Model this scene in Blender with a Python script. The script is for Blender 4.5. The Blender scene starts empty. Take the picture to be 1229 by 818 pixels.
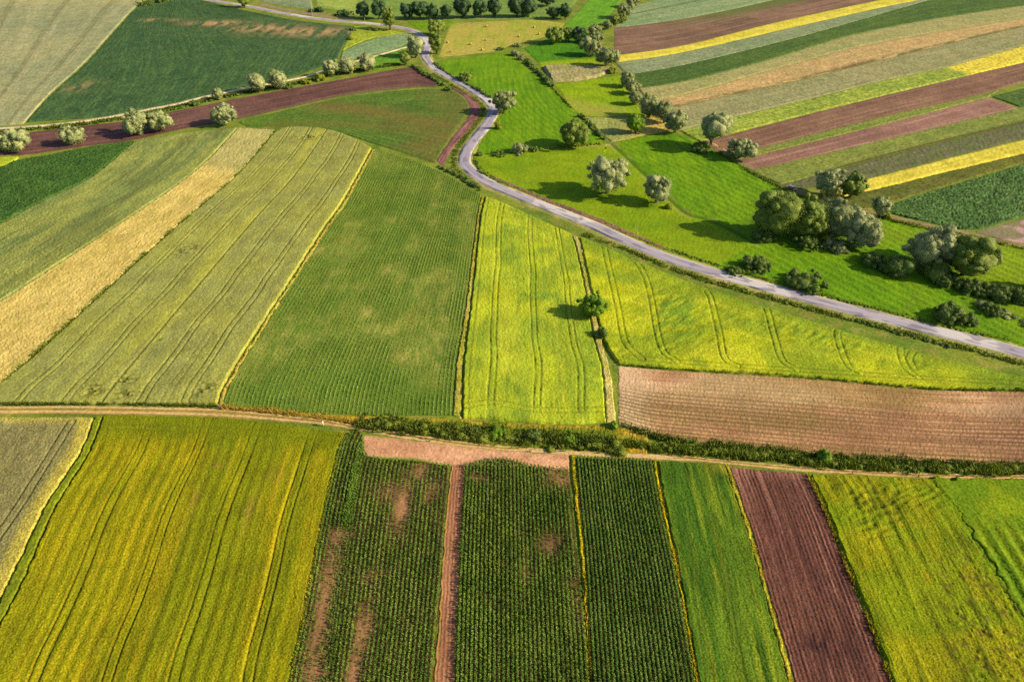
import bpy, bmesh, math
import numpy as np
from mathutils import Vector

# ------------------------------------------------------------------ scene, camera
scene = bpy.context.scene
COL = scene.collection
PW, PH = 1229.0, 818.0          # photograph size used for the survey of the place
F = 819.0                       # focal length in those pixels
CAMH = 115.0
HOR = -205.0
PITCH = math.atan((PH / 2 - HOR) / F)
SP, CP = math.sin(PITCH), math.cos(PITCH)
RNG = np.random.default_rng(7)

cam_d = bpy.data.cameras.new('camera')
cam = bpy.data.objects.new('camera', cam_d)
COL.objects.link(cam)
cam.location = (0, 0, CAMH)
cam.rotation_euler = (math.pi / 2 - PITCH, 0, 0)
cam_d.sensor_width = 36.0
cam_d.lens = F / PW * 36.0
cam_d.clip_start = 1.0
cam_d.clip_end = 20000.0
scene.camera = cam


def ray(px, py):
    px = np.asarray(px, float); py = np.asarray(py, float)
    a = (px - PW / 2) / F
    b = (PH / 2 - py) / F
    return a, b * SP + CP, b * CP - SP


def unp(px, py, z=0.0):
    dx, dy, dz = ray(px, py)
    t = (z - CAMH) / dz
    return np.stack([dx * t, dy * t], -1)


def top_height(py, Y):
    dx, dy, dz = ray(0, py)
    return CAMH + Y * float(dz / dy)


def mpp(y):                     # metres per pixel across the view at image row y
    return CAMH / (CP * (y - HOR))


# ------------------------------------------------------------------ noise
def _hash(ix, iy, seed):
    h = (ix.astype(np.int64) * 374761393 + iy.astype(np.int64) * 668265263 + seed * 1442695041) & 0xFFFFFFFF
    h = ((h ^ (h >> 13)) * 1274126177) & 0xFFFFFFFF
    h = (h ^ (h >> 16)) & 0xFFFFFFFF
    return h / 4294967295.0


def vnoise(x, y, seed=0):
    x = np.asarray(x, float); y = np.asarray(y, float)
    ix = np.floor(x); iy = np.floor(y)
    fx = x - ix; fy = y - iy
    fx = fx * fx * (3 - 2 * fx); fy = fy * fy * (3 - 2 * fy)
    a = _hash(ix, iy, seed); b = _hash(ix + 1, iy, seed)
    c = _hash(ix, iy + 1, seed); d = _hash(ix + 1, iy + 1, seed)
    return (a * (1 - fx) + b * fx) * (1 - fy) + (c * (1 - fx) + d * fx) * fy


def fbm(x, y, seed=0, o=4):
    s = 0; amp = 1; tot = 0
    for k in range(o):
        s = s + amp * vnoise(x * 2 ** k + 17.3 * k, y * 2 ** k - 9.1 * k, seed + k)
        tot += amp; amp *= .5
    return s / tot


def sstep(a, b, x):
    t = np.clip((x - a) / (b - a), 0, 1)
    return t * t * (3 - 2 * t)


# ------------------------------------------------------------------ curves
def smooth(pts, sub=8):
    p = np.asarray(pts, float)
    if len(p) < 3:
        return p
    q = np.vstack([2 * p[0] - p[1], p, 2 * p[-1] - p[-2]])
    out = []
    for i in range(1, len(q) - 2):
        p0, p1, p2, p3 = q[i - 1], q[i], q[i + 1], q[i + 2]
        t = np.linspace(0, 1, sub, endpoint=False)[:, None]
        out.append(.5 * ((2 * p1) + (-p0 + p2) * t + (2 * p0 - 5 * p1 + 4 * p2 - p3) * t ** 2 + (-p0 + 3 * p1 - 3 * p2 + p3) * t ** 3))
    out.append(q[-2][None])
    return np.vstack(out)


def plen(p):
    return np.concatenate([[0], np.cumsum(np.linalg.norm(np.diff(p, axis=0), axis=1))])


def resample(p, ts):
    d = plen(p); d = d / d[-1]
    return np.stack([np.interp(ts, d, p[:, i]) for i in range(p.shape[1])], -1)


def line_world(px, n=None):
    s = smooth(px)
    return unp(s[:, 0], s[:, 1])


def dist_line(X, Y, W, ext=False):
    """distance from X,Y to the world polyline W"""
    best = np.full(X.shape, 1e9)
    for a, b in zip(W[:-1], W[1:]):
        ab = b - a; L2 = (ab ** 2).sum() + 1e-12
        t = np.clip(((X - a[0]) * ab[0] + (Y - a[1]) * ab[1]) / L2, 0, 1)
        d = np.hypot(X - a[0] - t * ab[0], Y - a[1] - t * ab[1])
        best = np.minimum(best, d)
    return best


def in_poly(X, Y, px, soft=0):
    W = unp([p[0] for p in px], [p[1] for p in px])
    ins = np.zeros(X.shape, bool)
    n = len(W)
    for i in range(n):
        x1, y1 = W[i]; x2, y2 = W[(i + 1) % n]
        c = ((y1 > Y) != (y2 > Y)) & (X < (x2 - x1) * (Y - y1) / (y2 - y1 + 1e-12) + x1)
        ins ^= c
    if soft:
        d = dist_line(X, Y, np.vstack([W, W[:1]]))
        return np.where(ins, .5 + .5 * np.clip(d / soft, 0, 1), .5 - .5 * np.clip(d / soft, 0, 1))
    return ins.astype(float)


def blob(X, Y, px, py, rx, ry=None, ang=0):
    c = unp(px, py); ry = ry or rx
    dx = X - c[0]; dy = Y - c[1]
    u = dx * math.cos(ang) + dy * math.sin(ang); v = -dx * math.sin(ang) + dy * math.cos(ang)
    return np.exp(-(u / rx) ** 2 - (v / ry) ** 2)


# ------------------------------------------------------------------ meshes / objects
def mk_mesh(name, verts, quads, smooth_sh=False, attrs=None, uv=None, k=4):
    me = bpy.data.meshes.new(name)
    verts = np.asarray(verts, np.float32); quads = np.asarray(quads, np.int32)
    me.vertices.add(len(verts)); me.vertices.foreach_set('co', verts.ravel())
    me.loops.add(quads.size); me.loops.foreach_set('vertex_index', quads.ravel())
    me.polygons.add(len(quads))
    me.polygons.foreach_set('loop_start', np.arange(len(quads), dtype=np.int32) * k)
    if smooth_sh:
        me.polygons.foreach_set('use_smooth', np.ones(len(quads), bool))
    me.update(calc_edges=True)
    for key, v in (attrs or {}).items():
        a = me.attributes.new(key, 'FLOAT', 'POINT')
        a.data.foreach_set('value', np.asarray(v, np.float32).ravel())
    if uv is not None:
        l = me.uv_layers.new(name='UVMap')
        l.data.foreach_set('uv', np.asarray(uv, np.float32)[quads.ravel()].ravel())
    return me


def link(name, me, mat=None, parent=None, loc=None):
    o = bpy.data.objects.new(name, me)
    COL.objects.link(o)
    if mat is not None and not me.materials:
        me.materials.append(mat)
    if parent is not None:
        o.parent = parent
    if loc is not None:
        o.location = loc
    return o


def tag(o, label, cat, group=None, kind=None):
    o['label'] = label; o['category'] = cat
    if group: o['group'] = group
    if kind: o['kind'] = kind
    return o


def empty(name, loc, label, cat, group=None, rz=0):
    o = bpy.data.objects.new(name, None)
    COL.objects.link(o)
    o.location = loc; o.rotation_euler = (0, 0, rz)
    o.empty_display_size = .3
    return tag(o, label, cat, group)


# ------------------------------------------------------------------ materials
KIL = np.array([1.43, 1.27, 1.30])      # brightness of flat white ground, blue raised to paint warm light into all colours


def lin(c):
    c = np.asarray(c, float) / 255
    return np.where(c <= .04045, c / 12.92, ((c + .055) / 1.055) ** 2.4)


def alb(r, g, b, k=1.0):
    v = np.clip(lin((r, g, b)) / KIL * k, .004, .8)
    return (float(v[0]), float(v[1]), float(v[2]), 1)


class NT:
    def __init__(s, name):
        s.m = bpy.data.materials.new(name); s.m.use_nodes = True
        s.t = s.m.node_tree; s.t.nodes.clear()

    def n(s, typ, **kw):
        nd = s.t.nodes.new(typ)
        for k, v in kw.items():
            if hasattr(nd, k) and k not in nd.inputs:
                setattr(nd, k, v)
            else:
                nd.inputs[k].default_value = v
        return nd

    def l(s, a, b):
        s.t.links.new(a, b)

    def noise(s, vec, scale, detail=3, rough=.5):
        nd = s.n('ShaderNodeTexNoise'); nd.inputs['Scale'].default_value = scale
        nd.inputs['Detail'].default_value = detail; nd.inputs['Roughness'].default_value = rough
        s.l(vec, nd.inputs['Vector'])
        return nd.outputs['Fac']

    def mapr(s, v, a, b, c=0., d=1.):
        nd = s.n('ShaderNodeMapRange'); nd.interpolation_type = 'SMOOTHSTEP'
        for k, x in zip(('From Min', 'From Max', 'To Min', 'To Max'), (a, b, c, d)):
            nd.inputs[k].default_value = x
        s.l(v, nd.inputs['Value'])
        return nd.outputs['Result']

    def mix(s, f, a, b, mode='MIX'):
        nd = s.n('ShaderNodeMix'); nd.data_type = 'RGBA'; nd.blend_type = mode
        for src, i in ((f, 0), (a, 6), (b, 7)):
            if isinstance(src, (tuple, float, int)):
                nd.inputs[i].default_value = src
            else:
                s.l(src, nd.inputs[i])
        return nd.outputs[2]

    def attr(s, name):
        nd = s.n('ShaderNodeAttribute'); nd.attribute_name = name
        return nd.outputs['Fac']

    def scale(s, vec, sc):
        nd = s.n('ShaderNodeVectorMath'); nd.operation = 'MULTIPLY'
        nd.inputs[1].default_value = sc
        s.l(vec, nd.inputs[0])
        return nd.outputs[0]

    def out(s, sh):
        o = s.n('ShaderNodeOutputMaterial'); s.l(sh, o.inputs['Surface'])
        return s.m

    def bsdf(s, col, rough=.9, spec=.1, normal=None):
        b = s.n('ShaderNodeBsdfPrincipled')
        if isinstance(col, tuple): b.inputs['Base Color'].default_value = col
        else: s.l(col, b.inputs['Base Color'])
        b.inputs['Roughness'].default_value = rough
        b.inputs['Specular IOR Level'].default_value = spec
        if normal is not None: s.l(normal, b.inputs['Normal'])
        return b.outputs[0]

    def bump(s, h, strength, dist):
        b = s.n('ShaderNodeBump'); b.inputs['Strength'].default_value = strength
        b.inputs['Distance'].default_value = dist
        s.l(h, b.inputs['Height'])
        return b.outputs[0]


def M(name, c1, c2, c3=None, soil=(150, 110, 85), trk=(70, 65, 30), alt=None, big=.03, su=.9, sv=.03, sfac=.7,
      g=2.2, ga=.35, bump=.5, bd=.12, spec=.08, rough=.9, s0=.45, s1=.65, mott=.13):
    """ground cover: two tones in large patches, a third in streaks along the rows, leaf-scale variation,
    plus soil / wheel-track and dark-hollow / second-crop masks stored on the mesh"""
    t = NT(name)
    uv = t.n('ShaderNodeUVMap').outputs[0]
    pos = t.n('ShaderNodeNewGeometry').outputs['Position']
    col = t.mix(t.mapr(t.noise(pos, big, 5, .6), .38, .62), alb(*c1), alb(*c2))
    if c3 is not None:
        st = t.mapr(t.noise(t.scale(uv, (su, sv, 1)), 1.0, 4, .65), s0, s1, 0, sfac)
        col = t.mix(st, col, alb(*c3))
    col = t.mix(t.attr('alt'), col, alb(*(alt or c2)))
    col = t.mix(1.0, col, t.mapr(t.noise(pos, .11, 5, .65), .32, .68, 1 - mott, 1 + mott), 'MULTIPLY')
    gn = t.noise(pos, g, 3, .7)
    gv = t.mapr(gn, .3, .7, 1 - ga, 1 + ga)
    col = t.mix(1.0, col, gv, 'MULTIPLY')
    sn = t.mapr(t.noise(pos, 1.1, 5, .7), .3, .7, .72, 1.25)
    soilc = t.mix(1.0, alb(*soil), sn, 'MULTIPLY')
    col = t.mix(t.attr('bare'), col, soilc)
    col = t.mix(t.attr('trk'), col, alb(*trk))
    nrm = t.bump(gn, bump, bd)
    return t.out(t.bsdf(col, rough, spec, nrm))


def soilmat(name, c1, c2, c3, su=1.3, sv=.02, big=.04, g=2.0, ga=.25, bump=.6, bd=.15, weed=(95, 110, 50), alt=None, **kw):
    return M(name, c1, c2, c3, soil=weed, alt=alt, su=su, sv=sv, big=big, g=g, ga=ga, bump=bump, bd=bd, **kw)


def leafmat(name, cd, cl, tr=.25):
    t = NT(name)
    tint = t.attr('tint')
    col = t.mix(tint, alb(*cd), alb(*cl))
    d = t.n('ShaderNodeBsdfPrincipled'); t.l(col, d.inputs['Base Color'])
    d.inputs['Roughness'].default_value = .65; d.inputs['Specular IOR Level'].default_value = .2
    b = t.n('ShaderNodeBsdfTranslucent'); t.l(col, b.inputs['Color'])
    mx = t.n('ShaderNodeMixShader'); mx.inputs[0].default_value = tr
    t.l(d.outputs[0], mx.inputs[1]); t.l(b.outputs[0], mx.inputs[2])
    return t.out(mx.outputs[0])


def plain(name, c, rough=.6, spec=.3, metal=0, k=1.0):
    t = NT(name)
    pos = t.n('ShaderNodeTexCoord').outputs['Object']
    col = t.mix(1.0, alb(*c, k), t.mapr(t.noise(pos, 3.0, 3), .3, .7, .88, 1.1), 'MULTIPLY')
    b = t.n('ShaderNodeBsdfPrincipled'); t.l(col, b.inputs['Base Color'])
    b.inputs['Roughness'].default_value = rough; b.inputs['Specular IOR Level'].default_value = spec
    b.inputs['Metallic'].default_value = metal
    return t.out(b.outputs[0])


# ------------------------------------------------------------------ field builder
class Ctx: pass


class Sheet:
    """a four-sided piece of land given by its left / right (and optionally far / near) edges"""
    def __init__(s, L, R, top=None, bot=None):
        s.L = smooth(L); s.R = smooth(R)
        s.T = smooth(top) if top is not None else np.array([s.L[0], s.R[0]])
        s.B = smooth(bot) if bot is not None else np.array([s.L[-1], s.R[-1]])
        s.lenpx = max(plen(s.L)[-1], plen(s.R)[-1])
        s.widpx = max(plen(s.T)[-1], plen(s.B)[-1], np.linalg.norm(resample(s.L, [.5]) - resample(s.R, [.5])))

    def at(s, S, T):
        """world XY for arrays S (across) and T (along) in 0..1"""
        f = lambda p, t: (lambda q: unp(q[..., 0], q[..., 1]))(
            np.stack([np.interp(t, plen(p) / plen(p)[-1], p[:, i]) for i in (0, 1)], -1))
        l, r, tt, bb = f(s.L, T), f(s.R, T), f(s.T, S), f(s.B, S)
        c = [unp(*p) for p in (s.T[0], s.T[-1], s.B[0], s.B[-1])]
        S = S[..., None]; T = T[..., None]
        return (1 - S) * l + S * r + (1 - T) * tt + T * bb - ((1 - S) * (1 - T) * c[0] + S * (1 - T) * c[1] + (1 - S) * T * c[2] + S * T * c[3])

    def grid(s, px):
        nt = int(np.clip(s.lenpx / px, 3, 900)) + 1
        ns = int(np.clip(s.widpx / px, 3, 900)) + 1
        S, T = np.meshgrid(np.linspace(0, 1, ns), np.linspace(0, 1, nt))
        P = s.at(S, T)
        c = Ctx(); c.S, c.T = S, T; c.X, c.Y = P[..., 0], P[..., 1]
        w = np.linalg.norm(P[:, -1] - P[:, 0], axis=1).mean(); s.W = w
        mid = P[:, ns // 2]
        vv = np.concatenate([[0], np.cumsum(np.linalg.norm(np.diff(mid, axis=0), axis=1))])
        s.Vt = vv
        c.W = w; c.LEN = vv[-1]
        c.U = S * w; c.V = np.repeat(vv[:, None], ns, 1)
        c.cell = .5 * (w / ns + vv[-1] / nt); c.cmin = min(w / ns, vv[-1] / nt); c.cmax = max(w / ns, vv[-1] / nt)
        return c


def field(name, label, cat, L, R, mat, h=.4, top=None, bot=None, px=1.5, rough=.25, fn=None, kind='stuff', z0=.03,
          jit=.35, world_uv=False, seed=None, und=.0, edge=True):
    seed = seed if seed is not None else int(abs(hash_str(label)) % 9973)
    sh = Sheet(L, R, top, bot)
    c = sh.grid(px)
    c.seed = seed
    sgn = np.minimum(np.minimum(c.S, 1 - c.S) * c.W, np.minimum(c.T, 1 - c.T) * c.LEN)
    # ragged outline
    near = np.exp(-sgn / 2.0)
    c.X = c.X + near * jit * (fbm(c.X / 1.7, c.Y / 1.7, seed + 50, 3) - .5) * 2
    c.Y = c.Y + near * jit * (fbm(c.X / 1.7, c.Y / 1.7, seed + 60, 3) - .5) * 2
    z = np.full(c.X.shape, float(h))
    z = z + rough * min(c.cmin * 1.25, .45) * (RNG.random(c.X.shape) - .5) * 1.6
    wl = max(3.0, 4 * c.cmax)
    z = z + h * .3 * (fbm(c.X / wl, c.Y / wl, seed, 2) - .5)
    if und: z = z + und * (fbm(c.X / 25, c.Y / 25, seed + 5, 3) - .5)
    at = {'bare': np.zeros_like(z), 'trk': np.zeros_like(z), 'alt': np.zeros_like(z)}
    if fn:
        r = fn(c, z)
        if r:
            for k, v in r.items():
                if k == 'z': z = v
                else: at[k] = np.clip(v, 0, 1)
    z = np.maximum(z, .01) + z0
    if edge:
        z[0, :] = z[-1, :] = -.05; z[:, 0] = z[:, -1] = -.05
    ny, nx = z.shape
    verts = np.stack([c.X, c.Y, z], -1).reshape(-1, 3)
    i = np.arange(ny * nx).reshape(ny, nx)
    q = np.stack([i[:-1, :-1], i[1:, :-1], i[1:, 1:], i[:-1, 1:]], -1).reshape(-1, 4)
    # faces must look up
    a, b, d = verts[q[len(q) // 2]][[0, 1, 3]]
    if np.cross(b - a, d - a)[2] < 0: q = q[:, ::-1]
    uv = np.stack([c.X, c.Y] if world_uv else [c.U, c.V], -1).reshape(-1, 2)
    me = mk_mesh(name, verts, q, True, at, uv)
    o = link(name, me, mat)
    tag(o, label, cat, kind=kind)
    o_sheet = sh
    return o, sh


def hash_str(s):
    h = 0
    for ch in s: h = (h * 131 + ord(ch)) % 1000003
    return h


def pairs(c, ss, half=.9, w=.2):
    """wheel-track pairs at the given fractions across"""
    m = np.zeros_like(c.X)
    wob = (fbm(c.V / 18, c.V * 0 + 3, c.seed + 7, 2) - .5) * 1.2
    for k, s in enumerate(ss):
        for sg in (-1, 1):
            d = np.abs(c.U + wob - s * c.W - sg * half)
            m = np.maximum(m, np.exp(-(d / max(w, c.cell * .5)) ** 2) * (.6 + .4 * vnoise(c.V / 3, c.V * 0 + k, c.seed)))
    return m


def tracks(c, lines, half=.9, w=.2):
    m = np.zeros_like(c.X)
    for ln in lines:
        W = line_world(ln)
        d = dist_line(c.X, c.Y, W)
        m = np.maximum(m, np.exp(-((d - half) / max(w, c.cell * .5)) ** 2) * (.65 + .35 * vnoise(c.X / 2, c.Y / 2, c.seed)))
    return m


# ------------------------------------------------------------------ leaves, tufts
def unit(n, rng):
    v = rng.normal(size=(n, 3)); return v / np.linalg.norm(v, axis=1, keepdims=True)


def leaf_quads(P, N, size, aspect, rng):
    n = len(P)
    r = unit(n, rng)
    a = np.cross(N, r); a /= np.linalg.norm(a, axis=1, keepdims=True) + 1e-9
    b = np.cross(N, a)
    sz = size * rng.uniform(.6, 1.35, (n, 1)) * .5
    v = np.stack([P - a * sz, P - b * sz * aspect, P + a * sz, P + b * sz * aspect], 1).reshape(-1, 3)
    return v, np.arange(n * 4).reshape(n, 4)


def cube_sphere(n):
    key = {}; V = []; Q = []
    def vid(p):
        k = tuple(np.round(p, 5))
        if k not in key:
            key[k] = len(V); V.append(np.array(p) / np.linalg.norm(p))
        return key[k]
    g = np.tan(np.linspace(-math.pi / 4, math.pi / 4, n + 1))
    for ax in range(3):
        for s in (-1, 1):
            for i in range(n):
                for j in range(n):
                    f = []
                    for a, b in ((i, j), (i + 1, j), (i + 1, j + 1), (i, j + 1)):
                        p = [0, 0, 0]; p[ax] = s; p[(ax + 1) % 3] = g[a] * 1.0; p[(ax + 2) % 3] = g[b] * s
                        f.append(vid(p))
                    Q.append(f)
    return np.array(V), np.array(Q)


def lobes_leaves(C, Rr, n, leaf, rng, squash=.9, aspect=.7, zmin=.05, jitter=.7, fill=.0, core=3):
    C = np.asarray(C); Rr = np.asarray(Rr)
    w = Rr ** 2; w = w / w.sum()
    k = rng.choice(len(C), int(n * 1.9), p=w)
    d = unit(len(k), rng)
    rr = Rr[k] * np.where(rng.random(len(k)) < fill, rng.uniform(.55, .9, len(k)), rng.uniform(.84, 1.0, len(k)) + .32 * rng.random(len(k)) ** 3)
    P = C[k] + d * rr[:, None] * np.array([1, 1, squash])
    keep = P[:, 2] > zmin
    for j in range(len(C)):
        q = (P - C[j]) / np.array([1, 1, squash])
        keep &= ~((np.linalg.norm(q, axis=1) < .72 * Rr[j]) & (k != j))
    P, d, k = P[keep][:n], d[keep][:n], k[keep][:n]
    N = d + jitter * unit(len(P), rng); N[:, 2] += .15
    N /= np.linalg.norm(N, axis=1, keepdims=True)
    v, q = leaf_quads(P, N, leaf, aspect, rng)
    lt = rng.random(len(C))
    cv, cq = cube_sphere(core)
    nv = len(cv)
    for j in range(len(C)):          # leafy mass inside each clump
        rad = Rr[j] * (.58 + .2 * rng.random((nv, 1)) + .28 * rng.random()* (cv @ unit(1, rng)[0] > 0)[:, None] + .12 * np.sin(3 * (cv @ unit(1, rng)[0]) * 2 + rng.uniform(0, 6))[:, None])
        w = C[j] + cv * rad * np.array([1, 1, squash])
        w[:, 2] = np.maximum(w[:, 2], .03)
        q = np.vstack([q, cq + len(v)]); v = np.vstack([v, w])
    ct = np.clip(.45 * np.repeat(lt, nv) + .45 * rng.random(nv * len(C)), 0, 1)
    tint = np.clip(.5 * rng.random(len(P)) + .5 * lt[k], 0, 1)
    return v, q, np.concatenate([np.repeat(tint, 4), ct])


def tube(pts, rad, seg=7):
    pts = np.asarray(pts, float); n = len(pts)
    V = []; Q = []
    for i in range(n):
        d = pts[min(i + 1, n - 1)] - pts[max(i - 1, 0)]
        d /= np.linalg.norm(d) + 1e-9
        a = np.cross(d, [0.3, .9, .1]); a /= np.linalg.norm(a) + 1e-9
        b = np.cross(d, a)
        th = np.linspace(0, 2 * math.pi, seg, endpoint=False)
        V.append(pts[i] + rad[i] * (np.cos(th)[:, None] * a + np.sin(th)[:, None] * b))
    V = np.vstack(V)
    for i in range(n - 1):
        for k in range(seg):
            Q.append((i * seg + k, i * seg + (k + 1) % seg, (i + 1) * seg + (k + 1) % seg, (i + 1) * seg + k))
    return V, np.array(Q)


def join(parts):
    V = []; Q = []; o = 0
    for v, q in parts:
        V.append(v); Q.append(q + o); o += len(v)
    return np.vstack(V), np.vstack(Q)
# ------------------------------------------------------------------ the ground sheet
def build_ground():
    xs = np.concatenate([np.linspace(-4000, -700, 8), np.linspace(-600, 600, 121), np.linspace(700, 4000, 8)])
    ys = np.concatenate([np.linspace(-600, -60, 10), np.linspace(0, 900, 91), np.linspace(1000, 6000, 11)])
    X, Y = np.meshgrid(xs, ys)
    Z = np.zeros_like(X) - .02
    i = np.arange(X.size).reshape(X.shape)
    q = np.stack([i[:-1, :-1], i[:-1, 1:], i[1:, 1:], i[1:, :-1]], -1).reshape(-1, 4)
    me = mk_mesh('ground', np.stack([X, Y, Z], -1).reshape(-1, 3), q, True, {'bare': 0 * X, 'trk': 0 * X, 'alt': 0 * X},
                 np.stack([X, Y], -1).reshape(-1, 2))
    m = M('meadow_ground', (125, 135, 45), (98, 120, 40), (150, 140, 70), big=.06, su=.2, sv=.2, g=1.5, ga=.35)
    o = link('ground', me, m)
    tag(o, 'rough green and straw coloured grass ground running under and between all the fields', 'ground', kind='structure')


build_ground()

# ------------------------------------------------------------------ the asphalt road
ROAD = [(120, -26), (200, -11), (250, 0), (293, 7), (333, 15), (375, 22), (410, 26), (443, 28.5), (483, 34), (502, 41), (513, 52), (511.5, 62),
        (511, 70), (527, 86), (560, 104), (585, 121), (592.5, 133), (584, 150), (568, 170), (558, 187), (561, 201),
        (587, 220), (643, 243.5), (710, 270), (760, 293), (819, 316), (919, 345), (1052, 380), (1186, 413), (1229, 424.5), (1330, 450), (1450, 480)]


def ribbon(name, px, prof, mat, label, cat, seed=0, wob=.0, n=1.5):
    """a strip along a centre line; prof = [(offset across, height)]"""
    s = smooth(px, 10)
    w = unp(s[:, 0], s[:, 1])
    d = plen(w); m = int(d[-1] / n)
    w = resample(w, np.linspace(0, 1, m)); d = plen(w)
    t = np.gradient(w, axis=0); t /= np.linalg.norm(t, axis=1, keepdims=True)
    nrm = np.stack([t[:, 1], -t[:, 0]], -1)
    V = []; UV = []
    for k, (o, z) in enumerate(prof):
        j = wob * (fbm(d / 4, d * 0 + k * 3.7, seed, 3) - .5) * 2 if abs(o) > 1.5 else 0 * d
        p = w + nrm * (o + j * np.sign(o))[:, None]
        V.append(np.concatenate([p, np.full((m, 1), z)], 1)); UV.append(np.stack([np.full(m, o), d], -1))
    V = np.stack(V, 1); UV = np.stack(UV, 1)
    i = np.arange(V.shape[0] * V.shape[1]).reshape(V.shape[:2])
    q = np.stack([i[:-1, :-1], i[:-1, 1:], i[1:, 1:], i[1:, :-1]], -1).reshape(-1, 4)
    v = V.reshape(-1, 3)
    a, b, c_ = v[q[0]][[0, 1, 3]]
    if np.cross(b - a, c_ - a)[2] < 0: q = q[:, ::-1]
    zz = np.zeros(len(v))
    o = link(name, mk_mesh(name, v, q, True, {'bare': zz, 'trk': zz, 'alt': zz}, UV.reshape(-1, 2)), mat)
    tag(o, label, cat, kind='structure')
    return o


def road_mat():
    t = NT('worn_asphalt')
    uv = t.n('ShaderNodeUVMap').outputs[0]
    pos = t.n('ShaderNodeNewGeometry').outputs['Position']
    col = t.mix(t.mapr(t.noise(t.scale(uv, (.5, .03, 1)), 1.0, 4), .4, .62), alb(156, 144, 166), alb(178, 165, 180))
    # paler resurfaced lengths, with sharp ends across the lane
    pt = t.mapr(t.noise(t.scale(uv, (.03, .022, 1)), 1.0, 1), .54, .57)
    col = t.mix(pt, col, alb(205, 192, 200))
    sx = t.n('ShaderNodeSeparateXYZ'); t.l(uv, sx.inputs[0])
    ab = t.n('ShaderNodeMath'); ab.operation = 'ABSOLUTE'; t.l(sx.outputs[0], ab.inputs[0])
    col = t.mix(t.mapr(ab.outputs[0], 2.0, 2.6, 0, .8), col, alb(205, 188, 172))      # dusty edges
    wt = t.n('ShaderNodeMath'); wt.operation = 'PINGPONG'; wt.inputs[1].default_value = 1.0; t.l(ab.outputs[0], wt.inputs[0])
    col = t.mix(t.mapr(wt.outputs[0], .55, 1.0, 0, .16), col, alb(215, 205, 220))
    col = t.mix(t.mapr(t.noise(t.scale(uv, (.35, .08, 1)), 1.7, 2), .55, .60, 0, .6), col, alb(112, 104, 128))   # tar patches
    gn = t.noise(pos, 3.0, 4, .7)
    col = t.mix(1.0, col, t.mapr(gn, .3, .7, .88, 1.1), 'MULTIPLY')
    return t.out(t.bsdf(col, .75, .25, t.bump(gn, .2, .03)))


SHOULDER = M('road_shoulder', (178, 160, 105), (150, 150, 70), (120, 135, 55), big=.12, su=.5, sv=.1, g=1.6)
ribbon('road_shoulder', ROAD, [(-4.6, -.05), (-3.8, .12), (-2.9, .22), (0, .2), (2.9, .22), (3.8, .12), (4.6, -.05)], SHOULDER,
       'straw and gravel shoulders either side of the winding grey lane', 'road shoulder', 3, .6)
ribbon('road', ROAD, [(-2.75, .2), (-2.7, .26), (-1.3, .285), (0, .30), (1.3, .285), (2.7, .26), (2.75, .2)], road_mat(),
       'narrow lilac grey asphalt lane winding from the top of the view to the right edge', 'road', 5, .12)

# field lane beside the strip fields, and the pale path above the left purple field
LANE = [(828, 160), (848, 170), (866, 180), (900, 200), (946, 225), (985, 239), (1030, 251), (1066, 260), (1110, 270), (1170, 282.5), (1229, 296), (1330, 318)]
DIRT = M('dry_dirt', (150, 128, 92), (120, 105, 70), (190, 165, 130), big=.2, su=.8, sv=.03, s0=.5, s1=.6, g=1.6)
ribbon('dirt_lane', LANE, [(-1.9, -.05), (-1.6, .12), (-.8, .09), (0, .14), (.8, .09), (1.6, .12), (1.9, -.05)], DIRT,
       'thin brown dirt lane along the lower ends of the right hand strip fields', 'dirt lane', 8, .3)
PALE = M('pale_dust', (225, 205, 180), (205, 180, 150), (190, 170, 120), big=.15, su=.8, sv=.03)
PATH = [(-60, 157), (0, 154.5), (67, 149.5), (123, 142), (167, 133.5), (213, 124.5), (240, 117.5), (300, 105), (353, 95), (377, 89), (410, 78), (440, 70), (490, 56)]
ribbon('footpath', PATH, [(-1.5, -.05), (-1.3, .16), (0, .19), (1.3, .16), (1.5, -.05)], PALE,
       'pale dusty path between the dark green field and the long purple field', 'path', 9, .5)

# ------------------------------------------------------------------ ploughed and bare land
PLUM = soilmat('plum_soil', (108, 68, 60), (122, 80, 68), (78, 46, 42), su=1.4, sv=.015, s0=.46, s1=.6, g=3, ga=.4, alt=(160, 110, 98), trk=(60, 36, 40))
PLUM2 = soilmat('purple_far_soil', (136, 100, 84), (118, 84, 72), (158, 122, 102), su=.25, sv=.006, big=.02, g=.9)
BROWN = soilmat('brown_far_soil', (132, 100, 84), (110, 84, 70), (154, 118, 100), su=.25, sv=.006, big=.02, g=.9)
TANSOIL = soilmat('tan_soil', (198, 148, 112), (172, 124, 94), (134, 98, 68), su=1.2, sv=.02, s0=.48, s1=.6, g=2.8, ga=.35, weed=(122, 118, 48), alt=(226, 186, 152), trk=(112, 78, 66))
PINK = soilmat('pink_bare_soil', (222, 168, 136), (205, 148, 116), (186, 128, 96), su=.5, sv=.3, big=.1, weed=(150, 140, 60))
CORNSOIL = soilmat('corn_soil', (82, 68, 38), (70, 60, 34), (98, 76, 46), su=1.0, sv=.1, weed=(88, 82, 32), alt=(178, 128, 92), big=.07)
GREYSOIL = soilmat('grey_violet_soil', (110, 98, 84), (98, 92, 76), (118, 122, 84), su=.35, sv=.05, g=.9, ga=.45)
PINK2 = soilmat('dry_pink_plot', (190, 145, 150), (170, 135, 120), (205, 165, 165), su=.4, sv=.02)


def furrows(sp, amp):
    def f(c, z):
        return {'z': z + amp * np.sin(2 * math.pi * (c.U / sp + .12 * fbm(c.V / 9, c.U / 6, c.seed, 2))) }
    return f


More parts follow.
